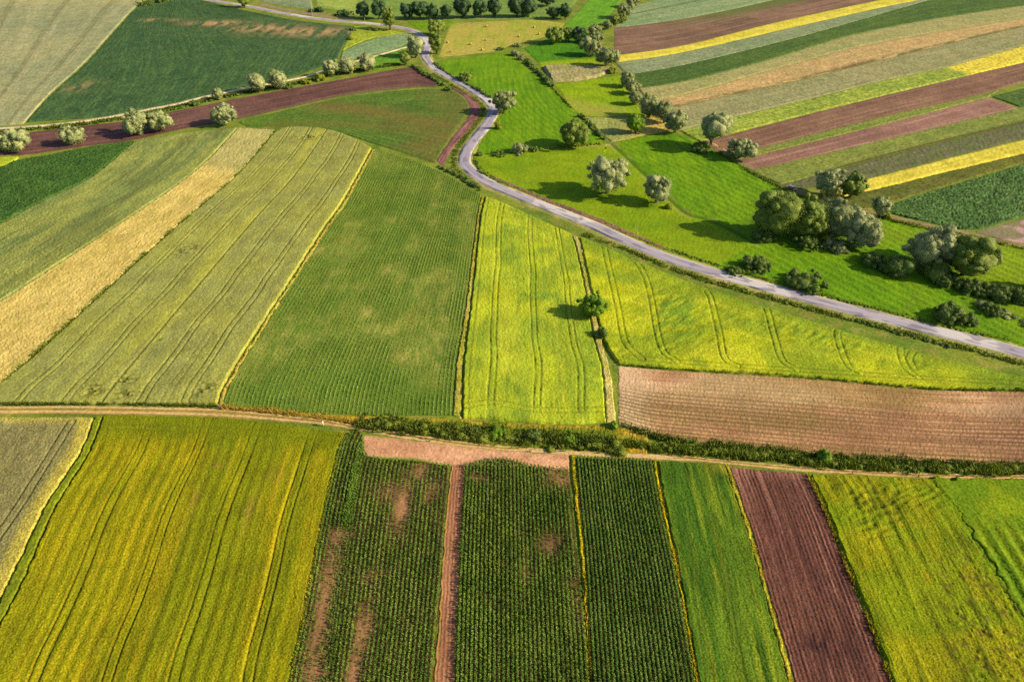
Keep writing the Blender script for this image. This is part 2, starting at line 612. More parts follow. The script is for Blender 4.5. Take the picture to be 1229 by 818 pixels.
def f11(c, z):
    zz = z + .05 * np.sin(2 * math.pi * c.U / .8) * (.3 + 1.2 * vnoise(c.U / 2, c.V / 20, 3)) + .10 * (fbm(c.U / 1.6, c.V / 60, 8, 3) - .5) + .07 * (fbm(c.X / .6, c.Y / .6, 4, 2) - .5)
    tr = pairs(c, [.36, .62], .85, .22)
    dark = np.maximum.reduce([.8 * blob(c.X, c.Y, 985, 775, 5, 2.5), .6 * blob(c.X, c.Y, 965, 580, 2.5, 2.5), .5 * blob(c.X, c.Y, 1015, 700, 1.2, 10)]) * sstep(.3, .6, fbm(c.X, c.Y / 2, 3, 3))
    pale = sstep(.58, .72, fbm(c.U / .5, c.V / 25, 12, 3)) * .55 + .6 * sstep(.12, .0, c.S) * sstep(.5, .0, c.T) + .4 * sstep(.05, .0, c.T)
    return {'z': zz - .06 * tr, 'alt': pale, 'trk': np.maximum(dark, .45 * tr) + .35 * sstep(.55, .75, fbm(c.U / 3, c.V / 18, 5, 3))}


field('ploughed_field', 'dark plum ploughed strip running down to the bottom edge right of the middle', 'ploughed field',
      [(876, 560), (895, 615), (920, 700), (954, 818), (985, 925)], [(968, 568), (991, 618), (1021, 695), (1041, 745), (1068, 818), (1110, 925)],
      PLUM, h=.08, rough=.45, fn=f11, kind='structure', px=1.3)


def f5(c, z):
    row = np.sin(2 * math.pi * c.U / 1.5)
    bare = sstep(.46, .62, fbm(c.U / 14, c.V / 40, 4, 4)) * .55 + .55 * sstep(.82, .97, c.S) + .25 * blob(c.X, c.Y, 1000, 498, 14, 5)
    bare = bare * (.45 + .55 * (row < 0.1)) + .35 * (row < -.3) * sstep(.3, .8, c.S) * (vnoise(c.U / .8, c.V / 1.2, 9) > .35)
    return {'z': z + .075 * row, 'bare': bare * .8, 'trk': .75 * sstep(.62, .98, c.T + .25 * (fbm(c.U / 9, c.V / 40, 6, 3) - .5)) + .5 * (row < -.45) * sstep(.2, .5, c.S), 'alt': .9 * sstep(.075, .0, c.T - .04 * fbm(c.U / 5, c.V / 5, 2)) + .5 * sstep(.5, .7, fbm(c.U / 7, c.V / 30, 44, 3)) * sstep(.7, .2, c.S)}


field('ploughed_field', 'wide tan brown tilled field with fine rows below the yellow green field at right', 'ploughed field',
      [(742, 439), (819, 445.5), (986, 456), (1119, 468), (1229, 470), (1340, 474)], [(742, 509), (777, 521), (819, 527), (952, 541), (1019, 548), (1229, 559), (1340, 562)],
      TANSOIL, h=.06, rough=.45, fn=f5, kind='structure', px=1.2)


def headland(c, z):
    return {'bare': .7 * sstep(.25, .02, c.S) * sstep(.5, .6, fbm(c.X / 2, c.Y / 2, 4)) + .8 * sstep(.85, 1, c.S)}


field('bare_ground', 'dusty pink bare headland where the brown strip meets the farm track', 'bare ground',
      [(436, 521), (480, 525.5), (560, 535.5), (640, 542), (684, 546)], [(434, 548), (500, 552), (545, 560), (600, 560), (640, 562), (684, 566)],
      PINK, h=.03, rough=.3, fn=headland, kind='structure')


def f4(c, z):
    return {'z': z + .05 * np.sin(2 * math.pi * c.U / .7), 'alt': 0 * z, 'bare': .8 * np.exp(-((c.S - .04) / .09) ** 2)}


DIRTSTRIP = soilmat('bare_strip_soil', (176, 122, 94), (156, 104, 80), (140, 92, 70), su=1.6, sv=.04, weed=(190, 150, 60))
field('bare_strip', 'narrow bare brown strip between the two maize plots at the bottom', 'bare strip',
      [(541, 557), (534, 632), (528, 712), (520, 818), (512, 925)], [(558, 557), (553, 632), (549, 712), (545, 818), (540, 925)],
      DIRTSTRIP, h=.05, rough=.35, fn=f4, kind='structure')

field('ploughed_field', 'long purple brown field sweeping from the left edge to the road bend', 'ploughed field',
      [(-60, 172), (0, 163.5), (43, 157.5), (150, 145), (207, 134), (290, 117), (410, 95), (487, 81), (505, 85), (518, 92)],
      [(-60, 194), (0, 187), (33, 186), (110, 175), (163, 168), (210, 157), (290, 143), (410, 116), (490, 106.5), (525, 105)],
      soilmat('long_purple_soil', (112, 76, 72), (96, 64, 62), (134, 96, 88), su=.3, sv=.008, big=.03, g=.9), h=.05, rough=.3,
      fn=lambda c, z: {'bare': .9 * sstep(.9, .99, c.S) * sstep(.5, .6, c.T)}, kind='structure')

field('bare_strip', 'curved purple brown strip of turned soil beside the road above its S bend', 'bare strip',
      [(540, 106), (558, 118), (563, 134), (556, 148), (543, 164), (532, 180), (523, 193)], [(552, 106), (570, 118), (577, 133), (568, 150), (552, 168), (540, 184), (532, 200)],
      soilmat('turned_soil', (140, 92, 96), (115, 76, 76), (165, 120, 110), su=.6, sv=.05), h=.12, rough=.4, kind='structure')
field('dirt_bank', 'strip of purple brown scraped soil along the upper verge of the lane', 'dirt bank',
      [(588, 209), (620, 222.5), (660, 239), (700, 254), (735, 268), (775, 286), (800, 297)], [(590, 214), (620, 228), (655, 243.5), (696, 259), (735, 275), (770, 290), (800, 301)],
      soilmat('scraped_soil', (138, 98, 98), (150, 115, 90), (110, 80, 70), su=.5, sv=.1), h=.25, rough=.4, kind='structure', jit=.8, px=1.2)

# right-hand strip boundaries
b_0 = [(737, 33), (760, 31), (819, 23), (880, 11), (929, 0), (1000, -16), (1100, -36)]
b_1 = [(736, 67), (819, 55), (919, 30), (1000, 12), (1052, 1), (1110, -11), (1200, -28)]
b_2 = [(738, 75.5), (819, 63), (952, 33), (1050, 11), (1105, 0), (1200, -19)]
b_3 = [(752, 91), (819, 79), (952, 47), (1086, 9), (1119, 0), (1229, -24)]
b_4 = [(765, 106), (819, 98), (919, 73), (1019, 43), (1120, 23), (1229, 7), (1330, -8)]
b_5 = [(777, 120), (819, 114.5), (952, 77), (1052, 52), (1229, 22), (1330, 6)]
b_6 = [(790, 131), (819, 126), (952, 98), (1066, 70), (1229, 32), (1330, 15)]
b_7 = [(815, 157), (869, 143.5), (986, 115.5), (1060, 97), (1136, 81), (1229, 55), (1330, 27)]
b_8 = [(840, 171), (862, 165), (986, 133), (1152, 93), (1229, 75), (1330, 50)]
b_9 = [(860, 185), (906, 179.5), (1052, 142), (1172, 115), (1229, 99), (1330, 76)]
b_10 = [(885, 192), (896, 189.5), (1052, 151.5), (1186, 117)]
b_11 = [(900, 205), (909, 203), (1052, 170), (1222, 130)]
b_11b = [(900, 205), (909, 203), (1052, 170), (1222, 130), (1330, 106)]
b_12 = [(935, 221), (946, 219.5), (1006, 203), (1119, 173), (1229, 148), (1330, 125)]
b_12b = [(948, 228), (956, 226.5), (1032, 217), (1140, 189.5), (1229, 167), (1330, 144)]
b_13 = [(990, 241), (1032, 232), (1140, 206), (1229, 185), (1330, 163)]
b_14 = [(1030, 251), (1059, 247), (1102, 233), (1229, 195), (1330, 166)]

C_GREYGREEN = M('grey_green_cereal', (128, 140, 104), (142, 146, 112), (112, 128, 92), big=.02, su=.25, sv=.008, g=.8)
C_LIGHT = M('pale_green_cereal', (128, 148, 104), (142, 152, 112), (108, 134, 98), big=.015, su=.15, sv=.006, g=.8)
C_YEL = M('yellow_rape', (208, 188, 66), (222, 200, 82), (180, 172, 56), su=.3, sv=.02, big=.05, g=1.0, ga=.22)
C_DKG = M('dark_green_leaf_crop', (80, 102, 46), (68, 94, 46), (94, 112, 54), su=.3, sv=.01, big=.03, g=.9, ga=.4)
C_TANG = M('tan_green_cereal', (158, 150, 98), (146, 146, 92), (174, 156, 108), su=.25, sv=.006, big=.02, g=.8)
C_ORANGE = M('orange_ripe_cereal', (190, 154, 106), (174, 148, 100), (200, 166, 118), su=.25, sv=.01, big=.03, g=.8)
C_LIME = M('lime_crop', (148, 158, 62), (128, 146, 58), (166, 170, 76), su=.3, sv=.02, big=.05, g=.6, ga=.45, alt=(214, 192, 70))
C_OLIVE = M('olive_grass_crop', (128, 134, 62), (114, 126, 58), (144, 142, 78), su=.25, sv=.008, big=.03, g=.8)
C_OLIVE2 = M('olive_brown_crop', (104, 106, 40), (90, 98, 38), (116, 102, 62), su=.5, sv=.03, big=.05, g=.9, ga=.4)
C_TEAL = M('teal_cabbage', (76, 106, 54), (90, 118, 64), (56, 82, 42), su=.7, sv=.1, big=.06, g=.8, ga=.6)


def strip(name, label, cat, a, b, mat, h=.3, fn=None, kind='stuff', rough=.3, px=1.5, und=0.):
    return field(name, label, cat, a, b, mat, h=h, fn=fn, kind=kind, rough=rough, px=px, jit=.5, und=und)


strip('cereal', 'pale green cereal plot beyond the top brown field at upper right', 'cereal field',
      [(748, 12), (780, 2), (830, -10), (900, -30), (1000, -50)], b_0, C_LIGHT,
      fn=lambda c, z: {'trk': .5 * np.exp(-((c.S - .42) / .03) ** 2)})
strip('ploughed_field', 'topmost brown ploughed strip above the upper yellow strip', 'ploughed field', b_0, b_1, BROWN, h=.05, kind='structure',
      fn=lambda c, z: {'bare': .8 * sstep(.35, .0, c.S - .25 * fbm(c.V / 60, c.U / 8, 5)) * sstep(.12, .4, c.T)})
strip('rape', 'upper yellow flowering strip bending up to the top edge', 'rape field', b_1, b_2, C_YEL, h=.5)
strip('cereal', 'grey green cereal strip directly below the upper yellow strip', 'cereal field', b_2, b_3, C_GREYGREEN)
strip('crop', 'dark green leafy strip curving across the upper right fields', 'leaf crop', b_3, b_4, C_DKG, h=.45, rough=.4)
strip('cereal', 'tan green cereal strip below the dark green strip', 'cereal field', b_4, b_5, C_TANG)
strip('cereal', 'orange ripe cereal strip with a dark weedy lower edge', 'cereal field', b_5, b_6, C_ORANGE,
      fn=lambda c, z: {'trk': .75 * sstep(.8, .95, c.S) * sstep(.3, .55, fbm(c.V / 9, c.U, 3, 3))})
strip('cereal', 'dull khaki cereal strip below the orange strip', 'cereal field', b_6, b_7,
      M('khaki_cereal', (152, 142, 100), (140, 138, 96), (162, 152, 116), su=.2, sv=.006, big=.02, g=.8))
strip('crop', 'lime green strip with a yellow patch at its right end', 'leaf crop', b_7, b_8, C_LIME, h=.4, rough=.4,
      fn=lambda c, z: {'alt': in_poly(c.X, c.Y, [(1128, 80), (1229, 50), (1340, 20), (1340, 60), (1229, 78), (1172, 92)], 3)})
strip('ploughed_field', 'upper of the two purple brown strips at right, the longer one', 'ploughed field', b_8, b_9, PLUM2, h=.05, kind='structure',
      fn=lambda c, z: {'alt': 0 * z})
strip('grass_strip', 'thin green strip separating the two purple brown strips', 'grass strip', b_9[:4] + [(1200, 108)], b_10, C_OLIVE, h=.3)
strip('ploughed_field', 'lower of the two purple brown strips at right, ending at a green plot', 'ploughed field', b_10, b_11,
      soilmat('rose_soil', (150, 108, 98), (130, 92, 84), (178, 142, 128), su=.25, sv=.006, big=.02, g=.9), h=.05, kind='structure')
strip('crop', 'small dark green plot at the right end of the lower purple strip', 'leaf crop', [(1189, 116.5), (1229, 106), (1330, 81)], [(1224, 129), (1240, 126), (1330, 104)], C_DKG, h=.4, rough=.45)
strip('cereal', 'olive green strip with a dark lower edge below the purple strips', 'cereal field', b_11b, b_12, C_OLIVE, h=.35,
      fn=lambda c, z: {'trk': .8 * sstep(.86, .95, c.S) * sstep(.12, .2, c.T)})
strip('vegetable_rows', 'grey violet vegetable strip above the lower yellow strip', 'vegetable field', b_12, b_12b if False else [(950, 229), (1032, 216.5), (1140, 189), (1229, 167), (1330, 144)], GREYSOIL, h=.15, rough=.5,
      fn=lambda c, z: {'bare': .75 * sstep(.4, .6, fbm(c.U / 1.5, c.V / 1.5, 31, 2)), 'z': z + .1 * np.sin(2 * math.pi * c.U / 3)})
strip('rape', 'lower yellow flowering strip ending behind the round willows', 'rape field', [(985, 229), (1032, 217.5), (1140, 190), (1229, 168), (1330, 145)], b_13, C_YEL, h=.5)
strip('crop', 'olive brown strip between the lower yellow strip and the cabbages', 'leaf crop', b_13, b_14, C_OLIVE2, h=.4, rough=.4)
strip('cabbage_crop', 'blue green cabbage field at the right edge above the lane', 'cabbage field',
      [(1064, 250), (1102, 235), (1229, 197), (1330, 168)], [(1064, 255), (1110, 266), (1166, 276), (1229, 260), (1330, 234)], C_TEAL, h=.45, rough=.75, px=1.2)
strip('bare_plot', 'small dry pink plot at the right edge below the cabbages', 'bare plot', [(1170, 278), (1229, 263), (1330, 238)], [(1192, 285), (1229, 292), (1330, 311)], PINK2, h=.05, kind='structure',
      fn=lambda c, z: {'bare': sstep(.45, .6, fbm(c.X / 8, c.Y / 8, 77)) * .7})

# ------------------------------------------------------------------ upper left
def u1(c, z):
    m = np.zeros_like(z)
    return {'trk': .45 * pairs(c, [.2, .38, .56, .74, .9], .9, .2), 'alt': sstep(.2, .05, c.T) * .8}


field('cereal', 'large pale grey green cereal field in the top left corner', 'cereal field',
      [(-190, -20), (-190, 60), (-160, 163)], [(200, -20), (164, 8), (140, 33), (100, 77), (60, 113), (28, 149)],
      M('pale_grey_cereal', (156, 152, 112), (142, 144, 110), (170, 162, 122), big=.012, su=.12, sv=.006, g=.7, ga=.25, alt=(196, 182, 122)), h=.5, rough=.3, fn=u1)


def u2(c, z):
    b = np.maximum.reduce([blob(c.X, c.Y, 262, 29, 22, 9), blob(c.X, c.Y, 318, 35, 26, 12), blob(c.X, c.Y, 372, 39, 30, 13), blob(c.X, c.Y, 190, 25, 16, 5) * .7,
                           blob(c.X, c.Y, 92, 105, 12, 10) * .5])
    b = b * sstep(.32, .62, fbm(c.X / 3, c.Y / 12, 8, 4))
    return {'bare': b, 'alt': .6 * sstep(.14, .02, c.T)}


field('leaf_crop', 'big dark blue green leaf crop field at upper left with bare brown patches', 'leaf crop',
      [(186, 2), (166, 9), (142, 34), (102, 78), (62, 114), (31, 147)], [(250, 3), (293, 13), (350, 24), (410, 31), (424, 33), (420, 46), (411, 58), (404, 73)],
      M('dark_blue_green_leaf', (68, 94, 56), (58, 86, 52), (84, 108, 60), soil=(186, 146, 108), big=.03, su=.4, sv=.02, g=.9, ga=.45, alt=(88, 122, 86)), h=.5, rough=.5, fn=u2,
      top=[(186, 2), (215, -4), (250, 3)], bot=[(31, 147), (127, 140), (217, 122.5), (300, 103), (350, 93), (404, 73)], px=1.4)
field('cereal', 'small pale green rounded plot inside the road bend at the top', 'cereal field',
      [(411, 62), (430, 53), (452, 46), (480, 40), (496, 40)], [(407, 73), (430, 70), (450, 65), (475, 58.5), (489, 52)], C_LIGHT, h=.4)
field('meadow', 'bright green wedge of grass left of the upper road bend', 'meadow',
      [(432, 71), (450, 68), (475, 61), (487, 55)], [(432, 82), (455, 85), (470, 82), (484, 76)],
      M('bright_grass', (106, 146, 40), (92, 136, 36), (124, 154, 48), big=.05, su=.2, sv=.02, g=.9), h=.12)
field('meadow', 'yellow green rough grass with dark bushes inside the top road bend', 'meadow',
      [(424, 31), (443, 33), (470, 37), (486, 40)], [(410, 62), (430, 52), (452, 45), (486, 40)],
      M('yellow_rough_grass', (168, 172, 50), (146, 158, 48), (110, 128, 40), big=.08, su=.3, sv=.3, g=.9), h=.25)
field('dirt_verge', 'brown dirt verge beside the pale stretch of road at the top', 'dirt verge',
      [(310, 3), (340, 9.5), (375, 15), (425, 22)], [(310, 7.5), (340, 13), (375, 19), (425, 24.5)], soilmat('verge_soil', (150, 125, 105), (130, 110, 90), (165, 145, 110)), h=.08, kind='structure')
field('cereal', 'grey green plot above the dirt verge at the top edge', 'cereal field',
      [(300, -20), (330, -14), (372, -8)], [(315, 2), (345, 8), (376, 12)], C_GREYGREEN)
field('meadow', 'yellow green field behind the low bushes at the top edge', 'meadow',
      [(376, -20), (410, -16), (440, -12)], [(380, 9), (410, 13), (432, 20)], M('lime_grass_far', (150, 164, 74), (132, 152, 66), (170, 172, 90), big=.03, su=.2, sv=.01, g=.8), h=.2)
field('meadow', 'grassy field seen between the trunks of the far tree row at the top', 'meadow',
      [(433, -30), (520, -34), (640, -34), (720, -30)], [(437, 23), (520, 24), (600, 24), (672, 24)],
      M('far_grass', (120, 142, 66), (104, 132, 56), (136, 150, 80), big=.03, su=.2, sv=.01, g=.8), h=.2)
field('meadow', 'bright green far meadow wedge right of the tree row at the top', 'meadow',
      [(722, -20), (700, 8), (684, 24), (676, 32)], [(765, -20), (738, 10), (724, 26), (700, 34)], M('far_bright_grass', (104, 152, 36), (92, 142, 34), (118, 160, 44), big=.04, su=.2, sv=.02, g=.8), h=.15)

GREEN_U4 = M('green_and_brown_grass', (86, 112, 42), (76, 104, 40), (106, 122, 48), soil=(126, 98, 58), su=.6, sv=.03, big=.05, g=1.0, ga=.35)


def u4(c, z):
    w = line_world([(330, 150), (410, 150), (470, 155), (535, 165)]); w2 = line_world([(390, 128), (450, 135), (510, 148), (540, 150)])
    b = np.exp(-(dist_line(c.X, c.Y, w2) / 9) ** 2) * .8 + .45 * np.exp(-(dist_line(c.X, c.Y, w) / 5) ** 2)
    b = b * (.45 + .6 * fbm(c.U / 2, c.V / 12, 12, 3)) + .5 * in_poly(c.X, c.Y, [(470, 176), (540, 160), (523, 193)], 5)
    b = np.maximum(b, .4 * sstep(.72, .95, c.T + .25 * (fbm(c.X / 8, c.Y / 8, 3) - .5)) * (.5 + .5 * fbm(c.U / 2, c.V / 10, 2)))
    return {'bare': b, 'z': z + .08 * np.sin(2 * math.pi * c.U / 3.2)}


field('grass_crop', 'fan shaped dark green field with brown streaks left of the road S bend', 'grass field',
      [(286, 147), (350, 131), (410, 118), (490, 108), (541, 107)], [(296, 152), (352, 153), (410, 161), (448, 173), (485, 184.5), (522, 197)], GREEN_U4, h=.2, rough=.35,
      fn=u4, bot=[(541, 107), (558, 119), (563, 133), (543, 162), (522, 197)])
field('leaf_crop', 'narrow dark green leaf crop field at the left edge under the willows', 'leaf crop',
      [(-60, 212), (0, 201), (20, 193), (60, 186), (110, 176.5), (161, 170)], [(-60, 310), (0, 268), (50, 242), (108, 213), (161, 171)],
      M('blue_green_leaf_near', (68, 98, 44), (56, 88, 40), (84, 112, 48), big=.05, su=.8, sv=.1, g=1.2, ga=.5), h=.5, rough=.65, px=1.2)
field('grass_patch', 'small lime coloured corner patch at the left edge beside the first willow', 'grass patch',
      [(-50, 197), (0, 189), (23, 188.5)], [(-50, 209), (0, 200), (21, 192)], M('lime_patch', (176, 182, 46), (160, 172, 44), (150, 165, 50), g=1.1), h=.4)

# ------------------------------------------------------------------ left middle
def m00(c, z):
    return {'trk': .35 * pairs(c, [.33, .62], .9, .2) + .45 * sstep(.5, .64, fbm(c.U / 5, c.V / 45, 21, 4)) * sstep(.35, .7, c.S), 'alt': .7 * sstep(.46, .62, fbm(c.U / 6, c.V / 30, 9, 4)),
            'z': z + .25 * (fbm((c.X + c.Y) / 1.2, (c.X - c.Y) / 4, 15, 2) - .5) * sstep(.4, .0, c.T)}


field('cereal', 'grey green cereal field left of the ripe golden strip', 'cereal field',
      [(163, 170.5), (110, 214), (50, 244), (0, 271), (-90, 322)], [(286, 154), (233, 207), (140, 272), (0, 363), (-90, 422)],
      M('grey_green_wheat', (126, 136, 76), (114, 126, 70), (150, 150, 86), alt=(156, 156, 80), trk=(82, 92, 52), big=.03, su=.35, sv=.012, g=1.3, ga=.3), h=.7, rough=.38, fn=m00,
      top=[(163, 170.5), (205, 163), (250, 157), (286, 154)], px=1.3)


def m0(c, z):
    top = sstep(.16, .10, c.T + .05 * (fbm(c.X / 3, c.Y / 3, 5) - .5))
    return {'alt': top, 'trk': .35 * sstep(.6, .72, fbm(c.U / 3, c.V / 5, 12, 4)), 'z': z + .2 * (fbm(c.X / 1.1, c.Y / 1.1, 5, 2) - .5) * sstep(.3, .0, c.T)}


field('ripe_cereal', 'golden ripe cereal strip running diagonally down to the left edge', 'ripe cereal field',
      [(287, 154), (234, 207), (141, 272), (1, 363), (-89, 422)], [(332, 156), (283, 213), (212, 273), (116, 360), (32, 436), (-8, 470), (-60, 510)],
      M('golden_ripe', (208, 180, 102), (220, 190, 114), (188, 166, 88), alt=(180, 168, 106), trk=(150, 140, 60), big=.06, su=.6, sv=.02, g=1.5, ga=.22), h=.6, rough=.35, fn=m0, px=1.3)


def m1(c, z):
    tr = np.maximum(pairs(c, [.16, .36, .68, .865], .85, .2), .9 * np.exp(-((c.U - .515 * c.W) / max(.3, c.cell * .6)) ** 2))
    tr = np.maximum(tr, .35 * pairs(c, [.78], .8, .22) * sstep(.6, .8, c.T))
    lodged = np.maximum.reduce([blob(c.X, c.Y, 222, 303, 4, 4), blob(c.X, c.Y, 150, 458, 3, 2), blob(c.X, c.Y, 112, 470, 3.5, 2.4), blob(c.X, c.Y, 151, 474, 4, 1.6),
                                blob(c.X, c.Y, 245, 467, 2.5, 3.5), blob(c.X, c.Y, 187, 410, 1.6, 1.2), blob(c.X, c.Y, 372, 166, 8, 4)])
    rip = sstep(.5, .62, fbm(c.X / 1.6, c.Y / .8, 22, 2))
    yel = .4 * sstep(.95, 1.0, c.S + .03 * (fbm(c.V / 4, c.U / 2, 3) - .5)) + .55 * np.exp(-((c.S - .47) / .05) ** 2) * sstep(.35, .6, fbm(c.U / 3, c.V / 25, 6)) + .5 * sstep(.02, .0, c.S)
    zz = z - .3 * np.clip(tr, 0, 1) - .45 * lodged * rip
    return {'trk': np.maximum(tr * .8, lodged * rip * .8), 'alt': yel, 'z': zz}


field('wheat', 'wide green wheat field with paired wheel tracks left of the young maize', 'wheat field',
      [(333, 157), (284, 213), (214, 273), (118, 360), (34, 436), (-4, 466), (-22, 484)], [(446, 178), (410, 243), (388, 274), (331, 363), (278, 446), (260, 485)],
      M('green_wheat', (150, 148, 74), (142, 142, 82), (166, 162, 78), alt=(180, 174, 64), trk=(88, 88, 38), big=.035, su=.5, sv=.015, g=2.2, ga=.38), h=.75, rough=.36, fn=m1,
      top=[(333, 157), (350, 153), (380, 154), (412, 161), (446, 178)], px=1.2)
field('ripe_margin', 'thin orange margin between the wheat and the young maize', 'field margin',
      [(447.5, 179), (412, 243), (390, 274), (333, 363), (280, 446), (262, 485)], [(450, 180), (415, 244), (393, 275), (336, 364), (283, 447), (267, 485)],
      M('orange_margin', (178, 164, 70), (176, 142, 70), (144, 148, 60), g=2, ga=.5, su=.5, sv=.12), h=.3, rough=.5, px=1.0, jit=.8)

SOIL_M2 = soilmat('young_maize_soil', (108, 128, 48), (124, 134, 52), (92, 116, 44), alt=(174, 160, 84), weed=(98, 122, 42), su=.3, sv=.05, big=.06, g=1.8, ga=.35)
M2_L = [(449, 178), (415, 244), (393, 275), (336, 364), (283, 447), (267, 486)]
M2_R = [(578, 234), (572, 262), (566, 310), (558, 373), (547, 440), (543, 499)]
BLOB2 = [(474, 264, 3.5, 3), (498, 292, 3, 6), (480, 335, 1.6, 8), (467, 323, 3, 4), (450, 396, 7, 4), (440, 375, 6, 5), (527, 436, 1.5, 4), (507, 460, 4, 5), (425, 345, 5, 3), (425, 270, 4, 4),
         (495, 430, 5, 3), (375, 300, 6, 4), (520, 410, 3, 4)]


def bare2(X, Y):
    b = np.maximum.reduce([blob(X, Y, *k) for k in BLOB2])
    return np.clip(b * (.35 + fbm(X / 2, Y / 4, 41, 3)), 0, 1)


def m2(c, z):
    return {'alt': np.maximum(bare2(c.X, c.Y), .55 * sstep(.5, .66, fbm(c.X / 14, c.Y / 26, 88, 4))) * .75 * sstep(.3, .6, fbm(c.U / .9, c.V / 4, 5, 3)), 'bare': .35 * sstep(.42, .6, fbm(c.X / 6, c.Y / 9, 14, 3)) + in_poly(c.X, c.Y, [(330, 455), (455, 440), (548, 470), (548, 502), (268, 490), (300, 470)], 5) * .6}


_, SH_M2 = field('maize_plot_soil', 'soil and weeds under the large field of young maize in the centre left', 'soil', M2_L, M2_R, SOIL_M2, h=.04, rough=.3,
                 fn=m2, kind='structure', top=[(449, 178), (470, 184), (498, 193), (533, 208), (563, 225), (578, 234)], bot=[(267, 486), (300, 489), (400, 497), (543, 499)], px=1.4)


# strip of grass and stones between young maize and the yellow wheat
field('grass_margin', 'yellow grass margin between the young maize and the bright yellow wheat', 'field margin',
      [(578, 236), (573, 262), (567, 310), (559, 373), (548, 440), (544, 499)], [(581, 236), (576, 262), (571, 310), (564, 373), (556, 440), (554, 502)],
      M('margin_grass', (190, 180, 58), (160, 160, 50), (214, 186, 110), su=.4, sv=.12, g=2, ga=.4), h=.3, rough=.5, px=1.0)


def m3(c, z):
    tr = pairs(c, [.195, .52, .83], .85, .2) * sstep(.965, .93, c.T) * (.45 + .75 * fbm(c.U / 8, c.V / 14, 77, 3))
    hl = tracks(c, [[(552, 490), (585, 485), (610, 488), (650, 494), (727, 493)]], .9, .2)
    tr = np.maximum(tr, hl * .7); tr = np.maximum(tr, .4 * np.exp(-((c.U - .04 * c.W) / .25) ** 2))
    lodged = np.maximum.reduce([blob(c.X, c.Y, 612, 276, 6, 4) , blob(c.X, c.Y, 622, 340, 4, 5), blob(c.X, c.Y, 645, 358, 6, 2.5), blob(c.X, c.Y, 610, 310, 4, 4), blob(c.X, c.Y, 630, 255, 14, 5), blob(c.X, c.Y, 715, 440, 2.5, 16)])  # flattened patches, plus a darker green band along the far edge
    sh = lodged * sstep(.35, .6, fbm(c.X / 3, c.Y / 2, 11, 3))
    return {'trk': tr * .8, 'alt': .8 * sh + .5 * sstep(.46, .64, fbm(c.X / 9, c.Y / 14, 55, 4)) + .35 * sstep(.5, .7, fbm(c.U / 1.2, c.V / 30, 17, 3)), 'z': z - .3 * np.clip(tr, 0, 1) + sh * .25 * (fbm(c.X / 1.3, c.Y / .8, 9, 2) - .5)}


YWHEAT = M('bright_lime_wheat', (178, 184, 38), (162, 174, 40), (194, 192, 62), alt=(126, 150, 46), trk=(96, 96, 22), big=.05, su=.9, sv=.02, g=2.6, ga=.4)
field('wheat', 'bright yellow green wheat in the centre with three pairs of wheel tracks', 'wheat field',
      [(583, 236), (577, 262), (572, 310), (565, 373), (557, 440), (555, 502)], [(686, 282), (691, 300), (700, 340), (712, 406), (722, 446), (727, 508)],
      YWHEAT, h=.75, rough=.36, fn=m3, top=[(583, 236), (605, 245), (640, 261), (686, 282)], bot=[(555, 502), (600, 505), (660, 509), (727, 508)], px=1.2)
field('grass_margin', 'sandy grass margin between the two yellow wheat fields', 'field margin',
      [(688, 283), (693, 300), (702, 340), (714, 406), (724, 446), (728, 508)], [(693, 284), (699, 300), (708, 340), (721, 406), (732, 446), (740, 512)],
      M('sandy_margin', (206, 186, 112), (176, 172, 60), (214, 184, 140), su=.5, sv=.12, g=2, ga=.4), h=.3, rough=.5, px=1.0)


def m4(c, z):
    lines = [[(709, 285), (722, 291), (731, 327), (741, 370), (750, 413), (770, 433)], [(735, 300), (758, 312), (772, 330), (781, 360), (788, 400), (796, 424), (812, 436)],
             [(848, 352), (853, 363), (862, 400), (869, 432), (884, 441)], [(900, 352), (918, 370), (928, 405), (938, 434), (955, 446)], [(1018, 392), (1004, 400), (1008, 420), (1017, 441), (1032, 450)],
             [(1064, 405), (1078, 414), (1080, 428), (1086, 444), (1100, 455)], [(1098, 418), (1090, 432), (1095, 444)],
             [(720, 290), (770, 312), (850, 348), (930, 372), (1010, 395), (1110, 425), (1229, 452)], [(750, 430), (850, 439), (960, 446), (1100, 455), (1229, 462)]]
    tr = tracks(c, lines[:7], .85, .2) * (.4 + .7 * fbm(c.X / 7, c.Y / 7, 78, 3))
    tr = np.maximum(tr, tracks(c, lines[7:], .85, .2) * .8)
    lod = np.maximum.reduce([in_poly(c.X, c.Y, [(780, 345), (830, 350), (850, 372), (848, 410), (800, 425), (778, 395)], 5), in_poly(c.X, c.Y, [(740, 400), (790, 400), (785, 425), (745, 425)], 3) * .6,
                             in_poly(c.X, c.Y, [(860, 372), (930, 385), (1010, 400), (1040, 420), (1010, 425), (930, 402), (870, 388)], 4), in_poly(c.X, c.Y, [(1090, 430), (1130, 440), (1120, 446), (1090, 440)], 2)])
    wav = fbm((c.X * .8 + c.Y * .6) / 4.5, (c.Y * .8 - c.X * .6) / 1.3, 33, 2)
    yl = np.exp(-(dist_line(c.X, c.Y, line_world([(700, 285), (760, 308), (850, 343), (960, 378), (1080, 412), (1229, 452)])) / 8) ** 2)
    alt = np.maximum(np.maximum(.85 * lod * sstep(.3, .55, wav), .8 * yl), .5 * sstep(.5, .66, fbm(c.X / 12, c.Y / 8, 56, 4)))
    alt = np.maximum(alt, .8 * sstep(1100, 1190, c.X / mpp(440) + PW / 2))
    return {'trk': np.maximum(tr * .8, .25 * lod * sstep(.45, .3, wav)), 'alt': alt, 'z': z - .3 * np.clip(tr, 0, 1) + (.14 + .45 * lod) * (wav - .5)}  # hollows of the lodged waves coloured darker, besides the wheel tracks


